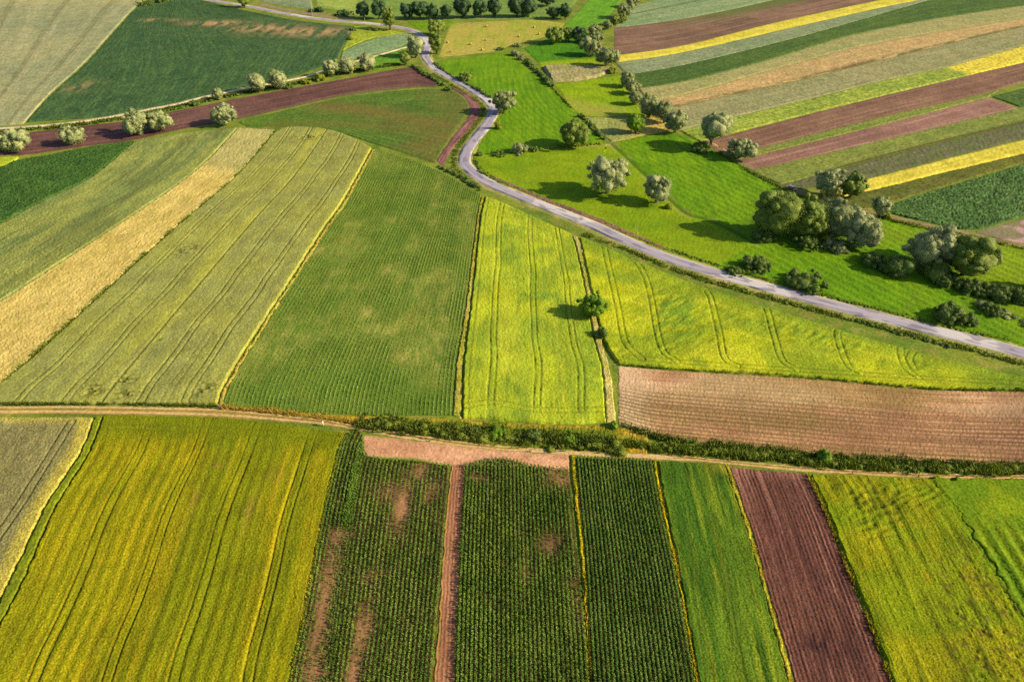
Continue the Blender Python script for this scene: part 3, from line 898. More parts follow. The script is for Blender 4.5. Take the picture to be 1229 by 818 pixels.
field('wheat', 'lodged yellow green wheat filling the curve below the lane at right', 'wheat field',
      [(695, 285), (725, 297), (760, 313), (850, 348), (960, 383), (1080, 419), (1229, 455), (1340, 482)],
      [(742, 437.5), (780, 440), (819, 443.5), (900, 447), (986, 454), (1119, 466), (1229, 468), (1340, 474)],
      M('lodged_lime_wheat', (180, 182, 30), (160, 168, 30), (196, 192, 50), alt=(106, 136, 40), trk=(84, 92, 22), big=.06, su=.5, sv=.04, g=2.4, ga=.42), h=.7, rough=.4, fn=m4,
      top=[(695, 285), (703, 320), (712, 360), (724, 406), (742, 437.5)], px=1.2)

# ------------------------------------------------------------------ upper middle meadows
MEADOW = M('lush_meadow', (102, 142, 14), (118, 150, 18), (84, 126, 14), alt=(128, 148, 20), soil=(172, 150, 96), trk=(64, 92, 22), big=.03, su=.5, sv=.02, g=1.2, ga=.22, s0=.42, s1=.66)


def swath(c, ang, sp=3.0):
    u = c.X * math.cos(ang) + c.Y * math.sin(ang)
    return np.sin(2 * math.pi * (u / sp + .25 * fbm(c.X / 12, c.Y / 12, 3, 2)))


def c1(c, z):
    w = line_world([(640, 85), (655, 120), (690, 150), (720, 168)])
    u = dist_line(c.X, c.Y, w)
    s = np.sin(2 * math.pi * u / 3.2)
    return {'z': z + .05 * s, 'trk': .16 * sstep(.2, 1, s) * (vnoise(c.X / 3, c.Y / 3, 8) > .3)}


field('meadow', 'bright green mown meadow with curved swath lines right of the S bend', 'meadow',
      [(524, 74), (530, 84), (563, 101), (592, 120), (600, 132), (590, 152), (574, 174), (571, 186)], [(613, 64), (630, 80), (660, 102), (676, 119), (693, 138), (708, 155), (722, 168), (722, 172)],
      MEADOW, h=.14, rough=.2, fn=c1, top=[(524, 74), (560, 69), (597, 63), (613, 64)], bot=[(571, 186), (610, 182), (643, 177), (722, 172)], world_uv=True)


def c2(c, z):
    b = sstep(.42, .58, fbm(c.X / 7, c.Y / 18, 52, 4)) * .7 + .6 * blob(c.X, c.Y, 556, 62, 14, 16)
    rw = .5 + .5 * np.sin(2 * math.pi * (c.X * .55 + c.Y * .83) / 6)
    return {'bare': np.clip(b * rw + .3 * rw, 0, .85), 'alt': sstep(.22, .0, c.S) * sstep(.6, .2, c.T)}


field('stubble', 'mown yellow stubble field with scattered round bales near the top', 'stubble field',
      [(540, 28), (600, 25), (643, 24), (678, 28)], [(526, 69), (560, 66), (597, 61), (615, 54), (655, 44), (676, 31)],
      M('stubble', (146, 158, 50), (162, 162, 60), (126, 150, 44), soil=(196, 162, 92), alt=(112, 146, 46), big=.05, su=.3, sv=.02, g=.9), h=.06, rough=.25, fn=c2, world_uv=True)
field('meadow', 'strip of green meadow in front of the far tree row beside the stubble', 'meadow',
      [(487, 26), (510, 26), (545, 25)], [(503, 36), (525, 34), (545, 28)], MEADOW, h=.12, world_uv=True)


def c3(c, z):
    return {'alt': .8 * sstep(.74, .84, c.S)}


field('meadow', 'deep green meadow lying in the shade of the willow row near the top', 'meadow',
      [(628, 58), (650, 50), (676, 40), (702, 34)], [(650, 80), (680, 79), (705, 80), (735, 79)],
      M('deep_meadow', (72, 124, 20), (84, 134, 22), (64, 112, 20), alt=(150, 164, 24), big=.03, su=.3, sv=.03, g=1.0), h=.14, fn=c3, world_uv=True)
field('reed_bed', 'patch of pale pinkish reeds in the middle of the upper meadows', 'reeds',
      [(652, 80), (680, 79), (705, 80), (738, 80)], [(662, 99), (685, 98), (710, 95), (740, 84)],
      M('reeds', (176, 154, 116), (150, 142, 96), (130, 140, 80), big=.12, su=.5, sv=.5, g=1.1, ga=.4), h=1.3, rough=.7, jit=1.5)


def c4(c, z):
    return {'bare': .5 * in_poly(c.X, c.Y, [(668, 115), (700, 138), (745, 141), (745, 130), (700, 125)], 8), 'z': z + .06 * swath(c, 1.2)}


field('meadow', 'sunny yellow green meadow crossed by long tree shadows', 'meadow',
      [(664, 101), (690, 98), (715, 95), (745, 90)], [(697, 139), (720, 140), (750, 140), (778, 140)],
      M('sunny_meadow', (132, 156, 14), (120, 150, 14), (146, 162, 24), soil=(176, 150, 90), big=.04, su=.3, sv=.04, g=1.2), h=.14, fn=c4, world_uv=True,
      bot=[(745, 90), (752, 110), (765, 128), (778, 140)], top=[(664, 101), (676, 116), (686, 130), (697, 139)])


def c5(c, z):
    b = np.abs(np.sin(2 * math.pi * (c.X * .3 + c.Y) / 3.2))
    return {'alt': sstep(735, 790, c.X / mpp(155) + PW / 2) * (.4 + .6 * b), 'z': z + .12 * b}


field('dry_meadow', 'dry tan and grey patch of cut grass with orange windrows beside a round green tree', 'dry meadow',
      [(698, 140), (720, 141), (750, 141), (790, 141), (812, 158)], [(734, 171), (750, 168), (772, 163), (800, 158), (815, 160)],
      M('dry_cut_grass', (148, 150, 84), (164, 160, 92), (126, 138, 70), alt=(206, 170, 90), big=.06, su=.6, sv=.1, g=1.0), h=.1, rough=.3, fn=c5, world_uv=True)


DITCH = [(697, 139), (715, 156), (733, 172), (775, 211), (820, 254), (850, 264), (880, 278), (905, 292)]


def c6(c, z):
    w = line_world(DITCH); d = dist_line(c.X, c.Y, w)
    left = in_poly(c.X, c.Y, [(560, 180), (700, 165), (733, 172), (775, 211), (820, 254), (905, 292), (860, 320), (760, 290), (640, 238), (560, 205)], .5)
    ol = left * (.55 + .45 * sstep(.35, .6, fbm(c.X / 14, c.Y / 8, 4, 4)))
    ol = np.maximum(ol, .9 * sstep(1100, 1180, c.X / mpp(310) + PW / 2))
    ol = np.maximum(ol, .7 * in_poly(c.X, c.Y, [(1040, 265), (1080, 270), (1200, 290), (1229, 300), (1229, 340), (1160, 300), (1050, 290)], 6))
    right = (1 - left) * np.sin(2 * math.pi * (c.X * .85 + c.Y * .53) / 3.4)
    grass_end = np.exp(-(dist_line(c.X, c.Y, line_world([(690, 175), (733, 173)])) / 2.5) ** 2)
    dd = np.exp(-(d / .9) ** 2)
    rut = np.zeros_like(z)
    for q in ([(800, 162), (840, 196), (865, 215)], [(812, 160), (850, 190), (880, 206)]):
        rut = np.maximum(rut, np.exp(-(dist_line(c.X, c.Y, line_world(q)) / .5) ** 2))
    rut = np.maximum(rut, tracks(c, [[(770, 205), (830, 243), (900, 268)]], .9, .2) * .6)
    return {'alt': ol, 'trk': np.clip(.85 * dd + .6 * rut + .3 * sstep(.25, 1, right) * (vnoise(c.X / 2.5, c.Y / 2.5, 5) > .35), 0, .9), 'bare': .6 * grass_end + .5 * np.exp(-((d - 1.6) / .6) ** 2) * sstep(.4, .6, vnoise(c.X / 5, c.Y / 5, 6)),
            'z': z + .09 * right - .5 * dd}


field('meadow', 'broad bright meadow between the lane and the strip fields, cut by a thin ditch', 'meadow',
      [(566, 192), (572, 206), (591, 216), (645, 239), (714, 266), (765, 290), (821, 310), (921, 339), (1054, 374), (1190, 408), (1240, 421), (1340, 447)],
      [(568, 188), (610, 183.5), (645, 178.5), (722, 173), (733, 172), (800, 159), (835, 168), (862, 181.5), (900, 202), (944, 226), (985, 241), (1030, 253), (1066, 262), (1110, 272), (1170, 284.5), (1229, 298), (1340, 320)],
      MEADOW, h=.14, rough=.2, fn=c6, world_uv=True, px=1.3)

# ------------------------------------------------------------------ bottom row
def f1(c, z):
    tr = tracks(c, [[(86, 509), (64, 545), (44, 577), (20, 615), (-8, 655), (-50, 720)]], .95, .2)
    al = sstep(.93, .985, c.S + .015 * fbm(c.V / 3, c.U / 3, 4)) + .7 * sstep(.03, .0, c.T)
    return {'trk': tr * .85 + .25 * sstep(.62, .75, fbm(c.X / 1.5, c.Y / .8, 27, 3)), 'alt': al, 'z': z - .3 * np.clip(tr, 0, 1)}


field('wheat', 'grey wheat plot at the left edge just below the farm track', 'wheat field',
      [(-150, 503), (-200, 560), (-300, 700), (-420, 925)], [(114, 502), (96, 545), (53, 612), (2, 718), (-60, 830), (-100, 925)],
      M('grey_wheat', (138, 128, 82), (128, 122, 80), (152, 140, 92), alt=(190, 172, 78), trk=(78, 74, 40), big=.08, su=1.2, sv=.2, g=3, ga=.5), h=.75, rough=.55, fn=f1, px=1.2)
field('grass_margin', 'green grass margin beside the grey wheat plot', 'field margin',
      [(116, 500), (98, 545), (55, 612), (4, 718), (-58, 830), (-98, 925)], [(124, 500), (106, 546), (66, 612), (18, 718), (-42, 830), (-82, 925)],
      M('green_margin', (128, 136, 28), (116, 128, 26), (146, 142, 32), su=.8, sv=.1, g=2, ga=.4), h=.66, rough=.5)


def f2(c, z):
    tr = np.maximum(pairs(c, [.43, .875], .9, .2), .7 * pairs(c, [.2, .64], .9, .22))
    head = sstep(.10, .03, c.T)
    tr = tr * (1 - .5 * head)
    tr = np.maximum(tr, .5 * tracks(c, [[(118, 514), (200, 516), (290, 520), (405, 528)]], .9, .22))
    drill = .5 + .5 * np.sin(2 * math.pi * c.U / 2.4)
    alt = .9 * head + .8 * sstep(.42, .62, fbm(c.U / 2.2, c.V / 40, 24, 4)) * sstep(.25, .65, c.S + .15 * fbm(c.U / 9, c.V / 15, 2)) + .45 * sstep(.03, .0, 1 - c.S)
    return {'trk': tr * .5 + (1 - .7 * head) * .4 * sstep(.54, .70, fbm(c.U / .6, c.V / 50, 61, 3)) * (.4 + .6 * fbm(c.U / 6, c.V / 12, 9, 2)), 'alt': alt, 'z': z - .3 * np.clip(tr, 0, 1) + .1 * (drill - .5) * (1 - head),
            'bare': .5 * np.maximum.reduce([blob(c.X, c.Y, 265, 560, 2, 1.5), blob(c.X, c.Y, 332, 572, 2, 2), blob(c.X, c.Y, 300, 615, 1, 6), blob(c.X, c.Y, 235, 605, 1, 6)]) * sstep(.3, .6, fbm(c.X, c.Y, 2))}


field('rape', 'large golden green field at lower left streaked with drill lines', 'rape field',
      [(126, 499), (108, 546), (68, 612), (20, 718), (-40, 830), (-80, 925)], [(414, 521), (404, 546), (384, 628), (364, 732), (346, 818), (328, 925)],
      M('golden_green', (154, 144, 16), (134, 134, 14), (180, 156, 26), alt=(118, 124, 8), trk=(74, 68, 12), soil=(158, 124, 58), big=.05, su=1.3, sv=.02, g=3.0, ga=.45, sfac=.75, bump=.8), h=.7, rough=.5, fn=f2,
      top=[(126, 499), (200, 501), (265, 503), (330, 509), (414, 521)], px=1.2)

# three maize plots: soil beds now, the plants follow
F3_L = [(415, 522), (405, 546), (386, 628), (366, 732), (347, 818), (330, 925)]
F3_R = [(541, 559), (535, 632), (528, 712), (519, 818), (511, 925)]
F5_L = [(559, 559), (554, 632), (550, 712), (546, 818), (541, 925)]
F5_R = [(683, 562), (688, 600), (696, 678), (703, 760), (707, 818), (715, 925)]
F7_L = [(691, 549), (697, 610), (703, 680), (711, 818), (717, 925)]
F7_R = [(782, 553), (793, 612), (810, 685), (820, 740), (834, 818), (853, 925)]
F3_T = [(415, 522), (426, 516), (436, 522), (438, 540), (448, 549), (500, 553), (541, 559)]
F5_T = [(559, 559), (588, 551), (615, 552), (640, 559), (683, 562)]


def bare3(X, Y):
    b = np.maximum.reduce([1.1 * blob(X, Y, 483, 608, 1.8, 7), .9 * blob(X, Y, 437, 758, 1.6, 6), .9 * blob(X, Y, 427, 805, 1.6, 6), .8 * blob(X, Y, 505, 565, 2, 3), .5 * blob(X, Y, 470, 590, 4, 3), .6 * blob(X, Y, 520, 590, 2, 3),
                           .75 * np.exp(-(dist_line(X, Y, line_world([(410, 640), (396, 700), (380, 790), (372, 850)])) / 2.2) ** 2), .5 * blob(X, Y, 450, 690, 2, 2)])
    return np.clip(b * (.55 + .8 * fbm(X / 1.2, Y / 3, 42, 3)), 0, 1)


def bare5(X, Y):
    b = np.maximum.reduce([.9 * blob(X, Y, 672, 572, 3, 3.5), .8 * blob(X, Y, 695, 640, 1.2, 6), .75 * blob(X, Y, 662, 655, 2.2, 3), .5 * blob(X, Y, 634, 690, 1.2, 5), .6 * blob(X, Y, 692, 720, 1, 6), .55 * blob(X, Y, 575, 572, 3, 2)])
    return np.clip(b * (.5 + .9 * fbm(X / 1.1, Y / 2, 45, 3)), 0, 1)


def fs3(c, z): return {'alt': .85 * bare3(c.X, c.Y), 'bare': .5 * sstep(.45, .6, fbm(c.X / 2, c.Y / 3, 4)) * sstep(.9, .5, c.S) * (1 - bare3(c.X, c.Y))}
def fs5(c, z): return {'alt': .55 * bare5(c.X, c.Y), 'bare': .4 * sstep(.5, .65, fbm(c.X / 2, c.Y / 3, 4))}


_, SH_F3 = field('maize_plot_soil', 'brown soil of the patchy maize plot left of the bare strip', 'soil', F3_L, F3_R, CORNSOIL, h=.04, rough=.35, fn=fs3, kind='structure', top=F3_T)
_, SH_F5 = field('maize_plot_soil', 'brown soil of the dense maize plot right of the bare strip', 'soil', F5_L, F5_R, CORNSOIL, h=.04, rough=.35, fn=fs5, kind='structure', top=F5_T)
_, SH_F7 = field('maize_plot_soil', 'brown soil between the straight rows of the even maize plot', 'soil', F7_L, F7_R, CORNSOIL, h=.04, rough=.35, kind='structure')
YSTRIP = M('yellow_balk', (214, 188, 22), (190, 178, 24), (226, 170, 30), su=.8, sv=.1, g=2.2, ga=.35)
field('grass_balk', 'bright yellow balk between the dense maize and the even maize rows', 'grass balk',
      [(685, 546), (690, 600), (698, 678), (705, 760), (709, 818), (717, 925)], [(690, 547), (695, 610), (702, 680), (709, 818), (715.5, 925)], YSTRIP, h=.4, rough=.6, px=1.0)
field('grass_balk', 'bright yellow balk right of the even maize rows', 'grass balk',
      [(783, 552), (794, 612), (811, 685), (821, 740), (835, 818), (854, 925)], [(787, 553), (798, 612), (814, 685), (824, 740), (838, 818), (858, 925)], YSTRIP, h=.4, rough=.6, px=1.0)


def f9(c, z):
    return {'alt': .75 * sstep(.45, .62, fbm(c.U / 1.3, c.V / 22, 19, 4)), 'trk': .45 * sstep(.6, .72, fbm(c.U / .9, c.V / 30, 81, 3)), 'z': z + .3 * (fbm(c.U / 1.1, c.V / 12, 7, 3) - .5),
            'bare': .6 * sstep(.045, .01, c.T) * sstep(.6, 1, c.S)}


field('cereal', 'deep green streaky cereal strip left of the plum ploughed strip', 'cereal field',
      [(789, 553), (799, 612), (815, 685), (825, 740), (839, 818), (859, 925)], [(869, 559), (888, 615), (913, 698), (945, 818), (974, 925)],
      M('streaky_green', (98, 122, 30), (84, 110, 28), (134, 144, 34), alt=(58, 96, 24), trk=(44, 66, 20), soil=(190, 170, 50), big=.06, su=.8, sv=.03, g=3, ga=.55), h=.6, rough=.45, fn=f9, px=1.2)
field('grass_balk', 'thin yellow balk along the left side of the plum ploughed strip', 'grass balk',
      [(870, 558), (889, 615), (914, 698), (946, 818), (975, 925)], [(874, 559), (893, 615), (918, 700), (951, 818), (981, 925)],
      M('yellow_balk_thin', (206, 184, 52), (180, 168, 44), (214, 176, 90), su=.8, sv=.1, g=2.2, ga=.35), h=.4, rough=.55, px=1.0)


def f12(c, z):
    lod = in_poly(c.X, c.Y, [(1000, 582), (1090, 580), (1128, 590), (1125, 605), (1070, 640), (1040, 650), (1010, 620)], 3)
    wav = fbm((c.X * .9 + c.Y * .3) / 2.2, (c.Y * .9 - c.X * .3) / .7, 35, 2)
    weed = in_poly(c.X, c.Y, [(1150, 650), (1190, 680), (1229, 730), (1300, 900), (1170, 900), (1130, 760), (1120, 700)], 4) * sstep(.35, .6, fbm(c.X / 1.6, c.Y / 1.6, 14, 4))
    st = fbm(c.U / .9, c.V / 16, 23, 3)
    edge = np.exp(-(c.S / .02) ** 2)
    return {'trk': np.clip(.35 * lod * sstep(.46, .3, wav) + .45 * sstep(.6, .72, st) + .35 * weed * sstep(.5, .65, vnoise(c.X / .6, c.Y / .6, 3)), 0, .85),  # first term paints shade into the hollows of the flattened waves
            'bare': .65 * weed * sstep(.5, .7, fbm(c.X / .9, c.Y / .9, 99, 3)), 'alt': np.maximum(np.maximum(.6 * sstep(.5, .66, fbm(c.X / 7, c.Y / 7, 18)), edge), sstep(.82, 1.0, c.S + .2 * (fbm(c.X / 4, c.Y / 4, 3) - .5))),
            'z': z + .7 * lod * (wav - .5) + .3 * (st - .5) + .4 * weed * (fbm(c.X / .8, c.Y / .8, 7, 2) - .5)}


field('rape', 'yellow green field with flattened wavy patches at lower right', 'rape field',
      [(973, 570), (995, 618), (1025, 695), (1045, 745), (1072, 818), (1115, 925)], [(1122, 576), (1152, 612), (1192, 678), (1229, 740), (1275, 818), (1340, 925)],
      M('yellow_green_rape', (142, 140, 14), (126, 132, 14), (172, 158, 24), alt=(116, 138, 16), trk=(70, 78, 16), soil=(104, 72, 44), big=.06, su=.9, sv=.05, g=3.0, ga=.45, bump=.8), h=.6, rough=.5, fn=f12, px=1.2)


def f13(c, z):
    s = np.sin(2 * math.pi * (c.U / 2.6 + .1 * fbm(c.V / 6, c.U / 3, 4)))
    k = sstep(.12, .25, c.T + .1 * (fbm(c.X / 4, c.Y / 4, 6) - .5))
    return {'trk': k * .4 * sstep(.35, .9, s), 'alt': .7 * sstep(.4, .6, fbm(c.X / 5, c.Y / 5, 3)), 'z': z + .16 * k * s}


field('meadow', 'fresh green corner with dark mown swaths at the lower right edge', 'meadow',
      [(1118, 575.5), (1148, 612), (1188, 678), (1225, 740), (1270, 818), (1334, 925)], [(1340, 576), (1400, 640), (1470, 740), (1600, 925)],
      M('fresh_green', (124, 142, 18), (112, 136, 18), (142, 150, 24), alt=(98, 128, 18), trk=(52, 82, 14), big=.06, su=.6, sv=.05, g=1.8, ga=.35), h=.6, rough=.45, fn=f13, px=1.3, jit=1.2)

# ------------------------------------------------------------------ farm track and its verge
TR_U = [(-90, 486), (0, 487), (60, 486.5), (130, 487), (200, 488.5), (265, 490), (330, 496.5), (388, 503), (430, 510.5), (480, 518.5), (510, 523), (550, 529), (610, 535), (700, 541), (820, 546.5), (870, 551.5), (920, 556), (980, 560.5), (1095, 567), (1229, 569.5), (1340, 571)]
TR_D = [(-90, 497), (0, 496.5), (60, 496.5), (130, 497), (200, 498.5), (265, 500.5), (330, 505), (400, 511.5), (430, 516.5), (480, 525), (550, 535.5), (610, 541.5), (700, 547.5), (820, 552.5), (870, 557), (920, 561.5), (980, 566.5), (1095, 573), (1229, 575.5), (1340, 577)]


def track(c, z):
    wob = .05 * (fbm(c.V / 7, c.V * 0, 3, 3) - .5)
    r = np.maximum(np.exp(-((c.S + wob - .2) / .15) ** 2), np.exp(-((c.S + wob - .76) / .15) ** 2))
    r = np.maximum(r, .9 * sstep(.5, .62, fbm(c.V / 14, c.S * 2, 5, 3)) * sstep(420, 470, c.X / mpp(530) + PW / 2))
    r = r * (.7 + .3 * fbm(c.V / 3, c.U * 2, 9, 2))
    return {'bare': r, 'z': z - .10 * r + .1 * (1 - r) * RNG.random(c.X.shape)}


field('farm_track', 'pale two rut farm track crossing the whole view from left to right', 'farm track', TR_U, TR_D,
      M('track_grass', (160, 132, 28), (138, 118, 30), (120, 90, 30), soil=(226, 186, 142), big=.3, su=.6, sv=.06, g=2, ga=.3), h=.12, rough=.3, fn=track, kind='structure', px=1.0, jit=.15)
field('dry_grass_verge', 'dry orange grass verge above the farm track below the young maize', 'grass verge',
      [(265, 487.5), (300, 490.5), (400, 498.5), (480, 501), (550, 503.5), (640, 509.5), (727, 510), (742, 512), (777, 522)],
      [(265, 489), (330, 496), (388, 502.5), (430, 510), (480, 518), (550, 528.5), (610, 534.5), (700, 540.5), (777, 544.5)],
      M('dry_verge', (176, 146, 40), (150, 130, 36), (190, 150, 60), big=.2, su=.5, sv=.2, g=2, ga=.4, soil=(100, 120, 30)), h=.3, rough=.6, px=1.2,
      fn=lambda c, z: {'bare': .9 * sstep(.3, .42, c.T) * sstep(.98, .9, c.T) * sstep(.0, .3, c.S + .5 * (fbm(c.X / 4, c.Y / 3, 9) - .5))})
# ------------------------------------------------------------------ maize plants standing in rows
def maize(name, label, sh, rowsp, step, hgt, leaf, nleaf, mat, density, seed, segs=2, wid=.11, vary=.28):
    rng = np.random.default_rng(seed)
    sh.grid(4)
    nr = int(sh.W / rowsp)
    L = sh.Vt[-1]
    S = (np.arange(nr) + .5) / nr
    T = np.linspace(0, 1, 160)
    rows = []
    for s in S:
        p = sh.at(np.full(T.shape, s), T)
        d = plen(p)
        m_ = int(d[-1] / step); pos = np.clip((np.arange(m_) + rng.uniform(0, 1) + rng.uniform(-.5, .5, m_)) * step, .1, d[-1] - .1)
        q = np.stack([np.interp(pos, d, p[:, 0]), np.interp(pos, d, p[:, 1])], -1)
        rows.append(q + rng.normal(0, .05, q.shape))
    P = np.vstack(rows); rt = np.repeat(rng.normal(0, .10, nr), [len(r) for r in rows])
    den = density(P[:, 0], P[:, 1])
    kp = rng.random(len(P)) < den; P = P[kp]; rt = rt[kp]; den = density(P[:, 0], P[:, 1])
    n = len(P)
    H = hgt * rng.uniform(.55, 1.3, n) * (.45 + .55 * den) * (.8 + .4 * vnoise(P[:, 0] / 4, P[:, 1] / 4, seed))
    th0 = rng.uniform(0, 2 * math.pi, n)
    V = []; 
    tint = np.clip(.1 + .65 * fbm(P[:, 0] / 5, P[:, 1] / 5, seed + 3, 3) + rt + rng.normal(0, vary, n), 0, 1)
    TT = []
    for k in range(nleaf):
        th = th0 + 2 * math.pi * k / nleaf + rng.normal(0, .35, n)
        dr = np.stack([np.cos(th), np.sin(th)], -1); pr = np.stack([-np.sin(th), np.cos(th)], -1)
        zb = H * (.25 + .5 * k / nleaf); ln = leaf * rng.uniform(.7, 1.25, n) * (.5 + .5 * den)
        pts = [(0, 0, .5), (.5, .38, 1.0), (1.0, .22, .25)] if segs == 2 else [(0, 0, .8), (1.0, .3, .5)]
        ring = []
        for f, up, w in pts:
            c = np.concatenate([P + dr * (ln * f)[:, None], (zb + up * H * .9)[:, None]], 1)
            o = np.concatenate([pr * (wid * w * .5), np.zeros((n, 1))], 1)
            ring.append((c - o, c + o))
        for a, b in zip(ring[:-1], ring[1:]):
            V.append(np.stack([a[0], a[1], b[1], b[0]], 1)); TT.append(np.repeat(tint[:, None], 4, 1))
    V = np.concatenate(V).reshape(-1, 3); TT = np.concatenate(TT).ravel()
    q = np.arange(len(V)).reshape(-1, 4)
    o = link(name, mk_mesh(name, V, q, False, {'tint': TT}), mat)
    return tag(o, label, 'maize', kind='stuff')


MAIZE = leafmat('maize_leaf', (80, 118, 32), (162, 188, 76), .3)
MAIZE7 = leafmat('maize_leaf_even', (88, 124, 40), (158, 188, 84), .3)
MAIZE2 = leafmat('young_maize_leaf', (114, 152, 54), (192, 208, 96), .3)
maize('maize', 'patchy maize rows with bare brown gaps left of the narrow bare strip', SH_F3, .78, .2, .95, .27, 5, MAIZE,
      lambda X, Y: np.clip(.99 - 1.0 * bare3(X, Y) - .25 * sstep(.55, .75, fbm(X / 2.5, Y / 4, 71, 3)), 0.03, 1), 11, 2, .12)
maize('maize', 'dense dark maize rows right of the narrow bare strip, thin along their right side', SH_F5, .78, .15, 1.05, .29, 5, MAIZE,
      lambda X, Y: np.clip(1.05 - .95 * bare5(X, Y) - .3 * sstep(.55, .75, fbm(X / 2.5, Y / 4, 72, 3)), 0.05, 1), 12, 2, .12)
maize('maize', 'even straight maize rows between the two yellow balks', SH_F7, .76, .12, 1.0, .26, 5, MAIZE7,
      lambda X, Y: np.clip(.95 + 0 * X, 0, 1), 13, 2, .13, .18)
maize('maize', 'large field of young maize in fine rows left of the bright yellow wheat', SH_M2, 1.08, .12, .45, .22, 4, MAIZE2,
      lambda X, Y: np.clip(1.02 - .8 * bare2(X, Y) - .45 * sstep(.5, .66, fbm(X / 14, Y / 26, 88, 4)) - .35 * in_poly(X, Y, [(330, 455), (455, 440), (548, 470), (548, 502), (268, 490), (300, 470)], 5) * sstep(.4, .6, fbm(X / 4, Y / 4, 8)), 0.04, 1), 14, 1, .13, .14)

# ------------------------------------------------------------------ tufts of grass along margins
GRASS_Y = leafmat('yellow_grass_blades', (150, 140, 30), (216, 190, 50), .3)
GRASS_G = leafmat('green_grass_blades', (84, 106, 28), (140, 150, 44), .3)
GRASS_D = leafmat('dry_grass_blades', (150, 120, 44), (212, 172, 80), .3)
WEED = leafmat('weed_leaf', (62, 84, 26), (120, 130, 40), .25)


def tufts(name, label, px, width, n_m2, h, mat, seed, w=.12, blades=3, dens=None, cat='grass', off=0.):
    rng = np.random.default_rng(seed)
    W = line_world(px); d = plen(W); n = int(d[-1] * width * n_m2)
    u = rng.random(n) * d[-1]
    P = np.stack([np.interp(u, d, W[:, 0]), np.interp(u, d, W[:, 1])], -1)
    t = np.gradient(W, axis=0); t /= np.linalg.norm(t, axis=1, keepdims=True)
    tn = np.stack([np.interp(u, d, -t[:, 1]), np.interp(u, d, t[:, 0])], -1)
    P = P + tn * (rng.normal(0, .3, n) * width + off)[:, None]
    k = fbm(P[:, 0] / 3, P[:, 1] / 3, seed, 3)
    keep = rng.random(n) < sstep(.25, .6, k) + .15
    P = P[keep]; k = k[keep]; n = len(P)
    V = []; TT = []
    tint = np.clip(k + rng.normal(0, .25, n), 0, 1)
    for b in range(blades):
        th = rng.uniform(0, 2 * math.pi, n); dr = np.stack([np.cos(th), np.sin(th)], -1); pr = dr[:, ::-1] * np.array([-1, 1])
        hh = h * rng.uniform(.5, 1.3, n) * (.6 + .8 * k)
        a = np.concatenate([P, np.full((n, 1), .0)], 1); e = np.concatenate([P + dr * (hh * .55)[:, None], hh[:, None]], 1)
        o1 = np.concatenate([pr * w * .5, np.zeros((n, 1))], 1)
        V.append(np.stack([a - o1, a + o1, e + o1 * .7, e - o1 * .7], 1)); TT.append(np.repeat(tint[:, None], 4, 1))
    V = np.concatenate(V).reshape(-1, 3); q = np.arange(len(V)).reshape(-1, 4)
    o = link(name, mk_mesh(name, V, q, False, {'tint': np.concatenate(TT).ravel()}), mat)
    return tag(o, label, cat, kind='stuff')


tufts('grass_tufts', 'yellow tufts on the balk between the dense maize and the even rows', [(687.5, 546), (693, 610), (700, 680), (707, 818), (711, 870)], .5, 26, .45, GRASS_Y, 1)
tufts('grass_tufts', 'yellow tufts on the balk right of the even maize rows', [(785, 552), (796, 612), (812.5, 685), (836.5, 818), (845, 870)], .55, 34, .55, GRASS_Y, 2)
tufts('grass_tufts', 'yellow tufts along the left edge of the plum ploughed strip', [(872, 559), (891, 615), (916, 699), (948, 818), (964, 870)], .6, 26, .5, GRASS_Y, 3)
tufts('grass_tufts', 'green tufts along the right edge of the plum ploughed strip', [(969, 569), (992, 618), (1022, 695), (1043, 745), (1069, 818), (1085, 870)], .7, 26, .6, GRASS_Y, 4)
tufts('grass_tufts', 'yellow green tufts at the right edge of the large golden green field', [(414, 521), (405, 546), (385, 628), (365, 732), (347, 818)], .9, 26, .6, GRASS_Y, 5)
tufts('grass_tufts', 'green grass between the grey wheat plot and the golden green field', [(118, 500), (101, 546), (60, 612), (10, 718), (-40, 800)], 1.0, 6, .35, GRASS_G, 6)
tufts('grass_tufts', 'straw tufts along the margin between wheat and young maize', [(449, 180), (413, 243), (391.5, 275), (334.5, 364), (281, 447), (264, 486)], .7, 8, .35, GRASS_Y, 7)
tufts('grass_tufts', 'tall yellow grass between the young maize and the bright yellow wheat', [(579, 236), (575, 262), (569, 310), (561, 373), (552, 440), (549, 500)], .9, 9, .45, GRASS_Y, 8)
tufts('grass_tufts', 'sandy tufts between the two yellow wheat fields', [(690, 283), (696, 300), (705, 340), (717, 406), (728, 446), (734, 510)], 1.2, 7, .4, GRASS_Y, 9)
tufts('grass_tufts', 'dry grass along the upper edge of the farm track', [(265, 489), (330, 494.5), (388, 501), (430, 508), (480, 514), (550, 520)], 1.6, 16, .6, GRASS_D, 10)
tufts('grass_tufts', 'dark weeds along the foot of the wide green wheat field', [(-60, 484.5), (0, 485), (130, 485), (262, 487.5)], .9, 22, .5, WEED, 11)
tufts('grass_tufts', 'weedy green fringe along the lower shoulder of the lane', [(700, 281), (760, 303), (819, 326.5), (919, 356), (1052, 391), (1186, 425), (1229, 437), (1330, 463)], 2.4, 8, .5, GRASS_G, 12, .2)
tufts('grass_tufts', 'rough grass along the upper shoulder of the lane', [(575, 200), (600, 218), (650, 237), (715, 264), (770, 288), (822, 307), (921, 336), (1054, 371), (1190, 404), (1300, 431)], 1.6, 5, .4, GRASS_G, 13, .2)
tufts('grass_tufts', 'rough straw coloured grass left of the road along its S bend', [(519, 88), (548, 106), (572, 121), (580, 133), (571, 150), (556, 168), (546, 186), (548, 204), (570, 223)], 3.0, 4, .4, GRASS_G, 14, .25)
